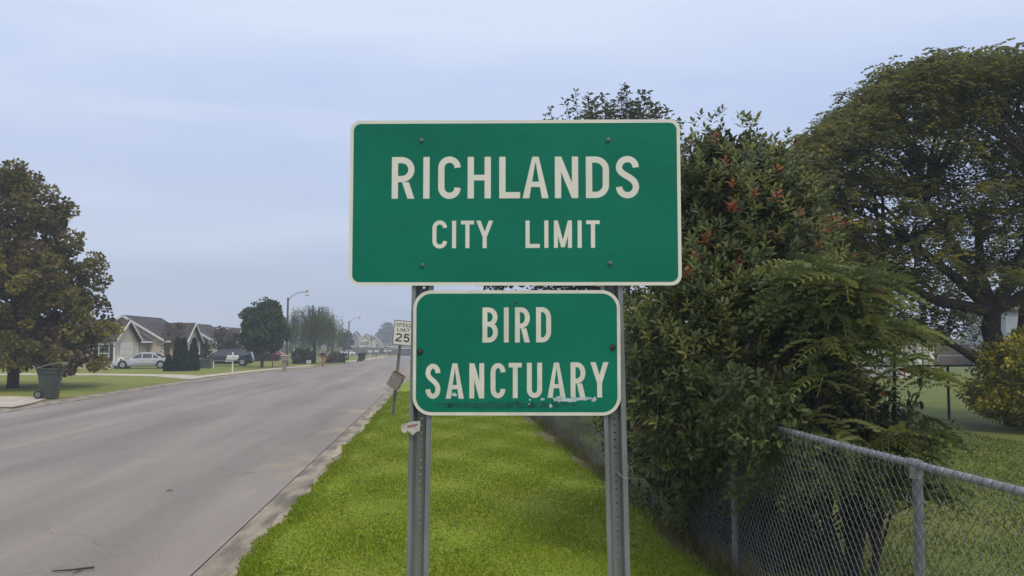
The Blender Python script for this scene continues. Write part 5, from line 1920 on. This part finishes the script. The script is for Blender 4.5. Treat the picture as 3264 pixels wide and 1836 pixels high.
# ------------------------------------------------------------------ cars
def car(name, label, loc, rz, paint, Lc, Wc, Hc, kind='sedan', group=None, cat='car'):
    """front towards -X of the local frame"""
    root = empty(name, loc, rz); tag(root, label, cat, group)
    hl, hw = Lc / 2, Wc / 2
    belt = Hc * (.62 if kind != 'van' else .58)
    # lower body: stations along x with (x, bottom, shoulder, halfwidth)
    if kind == 'van':
        st = [(-1, .32, .52, .70), (-.96, .22, .62, .86), (-.86, .19, .80, .96), (-.62, .18, 1.0, 1), (-.3, .18, 1.03, 1), (.3, .18, 1.05, 1), (.8, .19, 1.08, .98), (.96, .24, 1.05, .92), (1, .34, .9, .86)]
    else:
        st = [(-1, .34, .50, .66), (-.965, .24, .60, .84), (-.86, .19, .70, .95), (-.62, .18, .80, 1), (-.40, .18, .90, 1), (-.15, .18, .98, 1), (.3, .18, 1.02, 1), (.72, .19, 1.04, .98), (.93, .26, 1.0, .90), (1, .4, .82, .80)]
    mb = MB()
    ring = []
    for (fx, zb, fs, fw) in st:
        x = fx * hl; zs = belt * fs; w_ = hw * fw
        ring.append([(x, -w_ * .86, zb), (x, -w_, zb + (zs - zb) * .22), (x, -w_ * 1.0, zb + (zs - zb) * .6), (x, -w_ * .95, zs - .03), (x, -w_ * .82, zs), (x, 0, zs + .035 * Hc / 1.4),
                     (x, w_ * .82, zs), (x, w_ * .95, zs - .03), (x, w_, zb + (zs - zb) * .6), (x, w_, zb + (zs - zb) * .22), (x, w_ * .86, zb)])
    k = len(ring[0]); vs = [p for r_ in ring for p in r_]
    fs = []
    for i in range(len(ring) - 1):
        for j in range(k):
            a = i * k + j; b = i * k + (j + 1) % k
            fs.append((a, b, b + k, a + k))
    fs += [tuple(reversed(range(k))), tuple((len(ring) - 1) * k + j for j in range(k))]
    mb.add(vs, fs)
    mb.build('body', paint, root, smooth=True)
    # greenhouse outline (x, z) from windscreen foot to rear
    if kind == 'sedan':
        g_ = [(-.50, belt * .84), (-.14, Hc * .93), (.02, Hc), (.20, Hc * .99), (.36, Hc * .93), (.68, belt * 1.03)]
    elif kind == 'coupe':
        g_ = [(-.25, belt * .99), (.05, Hc * .96), (.2, Hc), (.38, Hc * .96), (.7, belt * 1.02)]
    else:
        g_ = [(-.62, belt * 1.0), (-.22, Hc * .94), (0, Hc * .99), (.5, Hc), (.86, Hc * .96), (.97, belt * 1.06)]
    wb, wt = hw * .90, hw * .70
    def half(z): return wb + (wt - wb) * max(0, (z - belt) / (Hc - belt))
    mb = MB()
    P = [(x * hl, z) for x, z in g_]
    vs = [(x, -half(z), z) for x, z in P] + [(x, half(z), z) for x, z in P]
    n_ = len(P)
    mb.add(vs, [tuple(range(n_)), tuple(n_ + i for i in reversed(range(n_)))] + [(i, i + n_, i + 1 + n_, i + 1) for i in range(n_ - 1)] + [(n_ - 1, 2 * n_ - 1, n_, 0)])
    cab = mb.build('cabin', paint, root, smooth=True)
    # side glass
    xs0, xs1 = P[0][0], P[-1][0]
    def top(x):
        return float(np.interp(x, [p[0] for p in P], [p[1] for p in P]))
    divs = {'sedan': [-.34, .0, .34, .56], 'coupe': [-.18, .28, .58], 'van': [-.52, -.1, .40, .88]}[kind]
    for s_ in (-1, 1):
        for a, b in zip(divs[:-1], divs[1:]):
            xa, xb = a * hl + .04, b * hl - .04
            z0 = belt * 1.05
            poly = [(xa, z0), (xb, z0)]
            for t in (1, .66, .33, 0):
                x = xa + (xb - xa) * t
                z = min(top(x) - .075, Hc - .12)
                if z > z0 + .02: poly.append((x, z))
            if len(poly) < 3: continue
            mb = MB()
            mb.add([(x, s_ * (half(z) + .008), z) for x, z in poly], [tuple(range(len(poly)))])
            mb.build('side_window', car_glass, cab, fixn=False)
    for (i, j, nm, sh_) in ((0, 1, 'windscreen', -1), (n_ - 2, n_ - 1, 'rear_window', 1)):
        a, b = P[i], P[j]
        mb = MB()
        q = []
        for t, sg in ((.12, -1), (.12, 1), (.9, 1), (.9, -1)):
            x = a[0] + (b[0] - a[0]) * t; z = a[1] + (b[1] - a[1]) * t
            q.append((x + sh_ * .012, sg * (half(z) - .07), z + .012))
        mb.add(q, [(0, 1, 2, 3)])
        mb.build(nm, car_glass, cab, fixn=False)
    rw = .33 if kind != 'van' else .36
    for fx in (-.62, .62):
        for s_ in (-1, 1):
            mb = MB()
            y1 = s_ * (hw - .20); y2 = s_ * (hw + .015)
            mb.tube([(fx * hl, y1, rw), (fx * hl, y2 - s_ * .03, rw), (fx * hl, y2, rw)], [rw, rw, rw * .92], n=20)
            wl = mb.build('wheel', rubber, root)
            mb = MB(); mb.tube([(fx * hl, y2 - s_ * .01, rw), (fx * hl, y2 + s_ * .012, rw)], [rw * .64, rw * .6], n=16); mb.build('rim', rim_m, wl)
            mb = MB()
            aa = [(fx * hl + (rw + .055) * math.cos(R(t)), rw + (rw + .055) * math.sin(R(t))) for t in range(-10, 191, 20)]
            mb.add([(x, s_ * (hw + .004), z) for x, z in aa], [tuple(range(len(aa)))])
            mb.build('wheel_arch', rubber, root, fixn=False)
    for s_ in (-1, 1):
        mb = MB(); mb.box((-hl * .955, s_ * hw * .66, belt * .66), (.16, .34, .14)); mb.build('headlight', lamp_w, root)
        mb = MB(); mb.box((hl * .965, s_ * hw * .70, belt * .80), (.12, .30, .20)); mb.build('tail_light', lamp_r, root)
        mb = MB(); mb.box((xs0 + .18, s_ * (hw + .06), belt * 1.08), (.10, .16, .12)); mb.build('mirror', paint, root)
        for dx in ((.02, .42) if kind != 'coupe' else (.22,)):
            mb = MB(); mb.box((dx * hl, s_ * (hw * 1.0 + .012), belt * .86), (.16, .03, .03)); mb.build('door_handle', rim_m, root)
        mb = MB(); mb.box((0, s_ * (hw + .006), belt * .56), (Lc * .5, .02, .045)); mb.build('side_moulding', rim_m if kind == 'van' else paint, root)
    mb = MB(); mb.box((-hl * .985, 0, .36), (.10, Wc * .66, .14)); mb.box((hl * .985, 0, .40), (.10, Wc * .66, .14)); mb.build('bumper', paint if kind == 'sedan' else rubber, root)
    return root


car('parked_car', 'silver sedan parked on the lawn in front of the first beige house', (-24.924, 76.2, .06), R(4), car_silver, 4.85, 1.78, 1.38)
car('minivan', 'dark navy minivan parked beyond the utility cabinet', (-20.016, 84.3, .06), R(6), car_navy, 4.8, 1.95, 1.62, 'van', cat='minivan')
car('parked_car', 'white car half hidden behind the boughs of the big left tree', (-29.376, 77.5, .06), R(4), car_white, 4.6, 1.78, 1.45)
car('parked_car', 'red car parked far back beneath the round tree', (-23.131, 124, -.15), R(4), car_red, 3.9, 1.75, 1.25, 'coupe')
car('parked_car', 'white car parked by the far lamp pole in front of the grey board fence', (-19.797, 190, gz(190) + .06), R(8), car_white, 3.3, 1.7, 1.35)


# ------------------------------------------------------------------ wheeled bins
def cart(name, label, loc, rz, s=1., openlid=True, m=bin_m, lid=bin_lid, group=None):
    root = empty(name, loc, rz); tag(root, label, 'wheeled bin', group)
    mb = MB()
    w0, w1, d0, d1, h = .44 * s, .60 * s, .50 * s, .72 * s, 1.0 * s
    lv = []
    zs = [0, .06 * s, .5 * s, .78 * s, .79 * s, .93 * s, .94 * s, h]
    ex = [0, 0, 0, 0, .018 * s, .022 * s, .05 * s, .05 * s]
    for z, e in zip(zs, ex):
        t = z / h
        a, b = (d0 + (d1 - d0) * t) / 2 + e, (w0 + (w1 - w0) * t) / 2 + e
        c = .12 * s
        lv += [(-a + c, -b, z), (a - c, -b, z), (a, -b + c, z), (a, b - c, z), (a - c, b, z), (-a + c, b, z), (-a, b - c, z), (-a, -b + c, z)]
    fs = [tuple(reversed(range(8)))]
    for i in range(len(zs) - 1):
        for j in range(8):
            a = i * 8 + j; b = i * 8 + (j + 1) % 8
            fs.append((a, b, b + 8, a + 8))
    mb.add(lv, fs)
    mb.build('body', m, root)
    mb = MB(); mb.box((.02, 0, h - .06 * s), (d1 * .9, w1 * .9, .06 * s)); mb.build('inner_rim', bin_dk, root)
    for y_ in (-.27, .27):
        mb = MB(); mb.tube([(-.27 * s, y_ * s, .13 * s), (-.27 * s, (y_ + .07 * (1 if y_ > 0 else -1)) * s, .13 * s)], .13 * s, n=18); wl = mb.build('wheel', rubber, root)
        mb = MB(); y3 = (y_ + .07 * (1 if y_ > 0 else -1)) * s
        mb.tube([(-.27 * s, y3, .13 * s), (-.27 * s, y3 + .012 * (1 if y_ > 0 else -1), .13 * s)], .088 * s, n=14); mb.build('hub', bin_lid, wl)
    mb = MB(); mb.tube([(-.38 * s, -.24 * s, .96 * s), (-.42 * s, -.24 * s, 1.0 * s), (-.42 * s, .24 * s, 1.0 * s), (-.38 * s, .24 * s, .96 * s)], .017 * s, n=7); mb.build('handle', m, root)
    mb = MB(); mb.tube([(.335 * s, -.15 * s, .52 * s), (.335 * s, .15 * s, .52 * s)], .018 * s, n=6); mb.build('lift_bar', galv, root)
    if openlid:
        mb = MB()
        for k, (a, b) in enumerate((((-.39, .99), (.02, 1.13)), ((.02, 1.13), (.42, 1.19)))):
            mb.slab([(a[0] * s, -.33 * s, a[1] * s), (b[0] * s, -.34 * s, b[1] * s), (b[0] * s, .34 * s, b[1] * s), (a[0] * s, .33 * s, a[1] * s)], .045 * s)
        mb.slab([(.42 * s, -.34 * s, 1.19 * s), (.45 * s, -.33 * s, 1.09 * s), (.45 * s, .33 * s, 1.09 * s), (.42 * s, .34 * s, 1.19 * s)], .02 * s)
        mb.build('lid', lid, root)
        mb = MB()
        for q in range(7):
            P = blob(rnd.uniform(-.16, .24) * s, rnd.uniform(-.18, .18) * s, .11 * s, .11 * s, h - .06 * s, 7, .2)
            c = (P[0][0] * .5 + P[3][0] * .5, P[0][1] * .5 + P[3][1] * .5, h + rnd.uniform(.02, .08) * s)
            mb.add(P + [c], [(i, (i + 1) % 7, 7) for i in range(7)])
        b_ = mb.build('rubbish_bags', bag_m, root); b_['kind'] = 'stuff'
    else:
        mb = MB()
        mb.slab([(-.39 * s, -.33 * s, 1.02 * s), (.38 * s, -.33 * s, 1.04 * s), (.38 * s, .33 * s, 1.04 * s), (-.39 * s, .33 * s, 1.02 * s)], .05 * s); mb.build('lid', lid, root)
    return root


cart('wheeled_bin', 'overfull green wheeled bin with propped lid on the concrete apron at the left', (-15.368, 36.0, .088), R(8), 1.2)
cart('wheeled_bin', 'dark green wheeled bin with closed lid by the far kerb, left of its neighbour', (-9.35, 104.81, -0.043 + .05), R(20), .95, False, bin_dk, bin_dk, 'two dark bins at the far kerb')
cart('wheeled_bin', 'dark wheeled bin with lid thrown open behind the first far one', (-9.87, 113.84, -0.125 + .05), R(50), .95, True, bin_dk, bin_dk, 'two dark bins at the far kerb')


# ------------------------------------------------------------------ mailboxes
def mailbox(label, loc, rz, m, postm, h=1.1, Lb=.5, group='mailboxes along the far side of the road', extra=None, wd=.17):
    root = empty('mailbox', (loc[0], loc[1], loc[2] + .05), rz); tag(root, label, 'mailbox', group)
    mb = MB(); mb.box((0, 0, h / 2), (.09, .09, h)); mb.build('post', postm, root)
    prof = [(-wd / 2, 0), (wd / 2, 0)] + [(wd / 2 * math.cos(R(a)), .12 + wd / 2 * math.sin(R(a))) for a in range(0, 181, 20)]
    mb = MB(); mb.prism([(p, q + h) for p, q in prof], 'x', -Lb / 2, Lb / 2); b_ = mb.build('box', m, root)
    mb = MB(); mb.prism([(p * .94, q * .96 + h + .005) for p, q in prof], 'x', Lb / 2 + .001, Lb / 2 + .015); mb.build('door', m, b_)
    mb = MB(); mb.box((.06, -wd / 2 - .012, h + .17), (.03, .012, .12)); mb.build('flag', red_wood, b_)
    if extra: extra(root)
    return root


def ex_white(root):
    mb = MB(); mb.box((0, 0, 1.36), (.10, .10, .32)); mb.build('post_cap', trim_w, root)
    mb = MB(); mb.box((-.08, -.13, 1.04), (.75, .16, .13)); mb.build('paper_box', mail_white, root)
    mb = MB(); mb.box((-.2, -.02, .88), (.62, .07, .08)); mb.build('bracket', trim_w, root)


def ex_red(root):
    mb = MB(); mb.box((-.1, 0, .88), (.85, .09, .09)); mb.bar((0, 0, .5), (.3, 0, .86), .07); mb.build('cross_arm', red_wood, root)
    mb = MB(); mb.box((0, .0, 1.25), (.1, .1, .35)); mb.build('post_top', red_wood, root)


def place(p): return p


mailbox('white mailbox with paper box below on a white post, nearest of the row', (-14.73, 63.73, 0.0), R(12), mail_white, trim_w, 1.05, .78, extra=ex_white, wd=.26)
mailbox('black mailbox on a red wooden cross-arm post beside the stop sign', (-10.86, 82.36, 0.0), R(10), mail_dk, red_wood, 1.0, .5, extra=ex_red, wd=.24).children[1].location = (.28, 0, 0)
mailbox('plain dark mailbox on a dark post left of the far bins', (-9.96, 92.74, 0.0), R(30), mail_dk, mail_dk, .85, .55, wd=.28)
mailbox('white mailbox on a white post just right of the far bins', (-9.99, 126.47, -0.238), R(10), mail_white, trim_w, 1.0, .6, wd=.28)
mailbox('white mailbox on a dark post, second past the far bins', (-10.24, 142.28, -0.381), R(10), mail_white, mail_dk, 1.0, .6, wd=.28)
mailbox('small white mailbox on a brown post far along the kerb', (-10.25, 166.0, -0.594), R(10), mail_white, wood_b, 1.0, .65, wd=.28)
mailbox('small white mailbox farthest along the kerb beside the thin pole', (-9.83, 173.15, -0.658), R(10), mail_white, wood_b, 1.05, .65, wd=.28)
tb = empty('mailbox', (-12.04, 69.12, 0.0), R(15)); tag(tb, 'bulky tan plastic mailbox on a tapered pedestal, second in the row', 'mailbox', 'mailboxes along the far side of the road')
mb = MB(); mb.box((0, 0, .4), (.34, .3, .9), taper=.8); mb.build('pedestal', tan_m, tb)
mb = MB(); mb.box((0, 0, 1.02), (.5, .42, .38)); b_ = mb.build('box', tan_m, tb)
mb = MB(); mb.box((0, 0, 1.25), (.58, .5, .08)); mb.build('cap', concrete, b_)

# small things of the far lawn
def simple_pole(name, label, p, h, r, m, cat, lean=0, group=None):
    root = empty(name, p); tag(root, label, cat, group)
    mb = MB(); mb.tube([(0, 0, -.1), (lean * .5, 0, h * .5), (lean, 0, h)], [r, r * .95, r * .85], n=8); mb.build('shaft', m, root)
    return root


q = simple_pole('marker_post', 'short white marker post with orange tip beside the utility cabinet', (-18.83, 74.71, 0.0), .72, .045, trim_w, 'post')
mb = MB(); mb.tube([(0, 0, .72), (0, 0, .80)], .046, n=8); mb.build('tip', brick_m, q)
simple_pole('metal_post', 'thin rusty post on the lawn right of the round tree trunk', (-14.76, 78.77, 0.0), 1.45, .045, brick_m, 'post')
ub = empty('utility_cabinet', (-20.07, 76.51, 0.0), R(6)); tag(ub, 'low dark green utility cabinet on the lawn beside the arborvitaes', 'utility box')
mb = MB(); mb.box((0, 0, .40), (1.05, .7, .74)); mb.build('body', trafo, ub)
mb = MB(); mb.box((0, 0, .80), (1.12, .78, .06)); mb.build('lid', trafo, ub)
mb = MB(); mb.box((0, 0, .02), (1.2, .85, .08)); mb.build('pad', concrete, ub)
ub = empty('utility_pedestal', (-19.43, 76.45, 0.0), R(6)); tag(ub, 'narrow grey utility pedestal touching the green cabinet', 'utility box')
mb = MB(); mb.box((0, 0, .4), (.24, .24, .8)); mb.build('body', pole_m, ub)
mb = MB(); mb.box((0, 0, .82), (.28, .28, .06)); mb.build('cap', pole_m, ub)

# stop sign seen from behind
st_ = empty('stop_sign', (-10.91, 83.41, 0.0), R(-10)); tag(st_, 'octagonal stop sign seen from its bare metal back', 'road sign')
mb = MB(); mb.box((0, .02, 1.0), (.06, .03, 2.1)); mb.build('post', galv, st_)
mb = MB(); mb.prism([(.335 * math.cos(R(22.5 + 45 * i)), 1.72 + .335 * math.sin(R(22.5 + 45 * i))) for i in range(8)], 'y', 0, .006); mb.build('plate', alum, st_)
mb = MB(); mb.box((0, -.01, 1.36), (.26, .012, .2)); mb.build('small_plate', alum, st_)

ys_ = empty('yard_sign', (-13.05, 88.63, 0.0), R(-5)); tag(ys_, 'small white yard sign with a red bar on wire legs before the willow', 'yard sign')
mb = MB(); mb.box((0, 0, .34), (.46, .02, .30)); pl = mb.build('panel', trim_w, ys_)
mb = MB(); mb.box((-.02, -.013, .36), (.30, .004, .08)); mb.build('red_bar', lamp_r, pl)
mb = MB(); mb.box((0, -.005, .07), (.46, .015, .09)); mb.build('lower_panel', trim_w, ys_)
for x_ in (-.18, .18):
    mb = MB(); mb.tube([(x_, .02, -.03), (x_, .02, .45)], .008, n=5); mb.build('leg', wire_m, ys_)

mb = MB(); mb.slab([(-.7, -.3, .07), (.7, -.3, .07), (.7, .3, .07), (-.7, .3, .07)], .05)
o = mb.build('concrete_slab', concrete); o.location = (-11.89, 78.53, 0.0); tag(o, 'flat pale concrete slab in the grass between tan mailbox and stop sign', 'slab')


# ------------------------------------------------------------------ street lamps and poles
def street_lamp(label, p, h, reach, r):
    root = empty('street_lamp', p); tag(root, label, 'street lamp', 'street lamps on wooden poles')
    mb = MB(); mb.tube([(0, 0, -.2), (-.03, 0, h * .5), (0, 0, h)], [r * 1.15, r, r * .85], n=10); mb.build('pole', pole_m, root)
    mb = MB(); mb.tube([(0, 0, h - .35), (reach * .2, 0, h + .12), (reach * .5, 0, h + .42), (reach * .8, 0, h + .52), (reach, 0, h + .5)], .035, n=7); a_ = mb.build('arm', galv, root)
    mb = MB(); mb.tube([(reach, 0, h + .44), (reach, 0, h + .60), (reach, 0, h + .72)], [.09, .10, .04], n=10); mb.build('fixture', galv, a_)
    mb = MB(); mb.tube([(reach, 0, h + .44), (reach, 0, h + .36), (reach, 0, h + .24), (reach, 0, h + .16)], [.10, .19, .20, .09], n=14); mb.build('lens', lamp_w, a_)
    return root


street_lamp('nearer street lamp on a wooden pole rising beside the round tree', (-14.044, 82, 0), 6.42, 1.75, .10)
street_lamp('farther street lamp on a thin pole in front of the far houses', (-13.27, 128.99, -0.261), 5.61, 1.55, .10)
simple_pole('utility_pole', 'slim dark utility pole between the two cream far houses', (-15.557, 200, gz(200)), 4.92, .11, pole_m, 'pole')
simple_pole('utility_pole', 'thin faint pole near the farthest houses', (-11.456, 200, gz(200)), 2.77, .07, pole_m, 'pole')
simple_pole('sign_stake', 'thin leaning stake at the kerb between the far bins and the white mailbox', (-9.75, 117.16, -0.154), 1.9, .035, galv, 'post', .1)
sg_ = empty('street_sign', (-12.833, 190, gz(190))); tag(sg_, 'small grey road sign seen from behind beyond the white mailboxes', 'road sign')
mb = MB(); mb.box((0, 0, 1.0), (.08, .05, 2.2)); mb.build('post', galv, sg_)
mb = MB(); mb.prism([(-.32, 1.75), (.32, 1.75), (.32, 2.35), (-.32, 2.35)], 'y', -.01, 0); mb.build('plate', alum, sg_)
print('objects', len(bpy.data.objects), 'tris', sum(sum(len(p.vertices) - 2 for p in m.polygons) if len(m.polygons) < 5000 else len(m.polygons) for m in bpy.data.meshes))
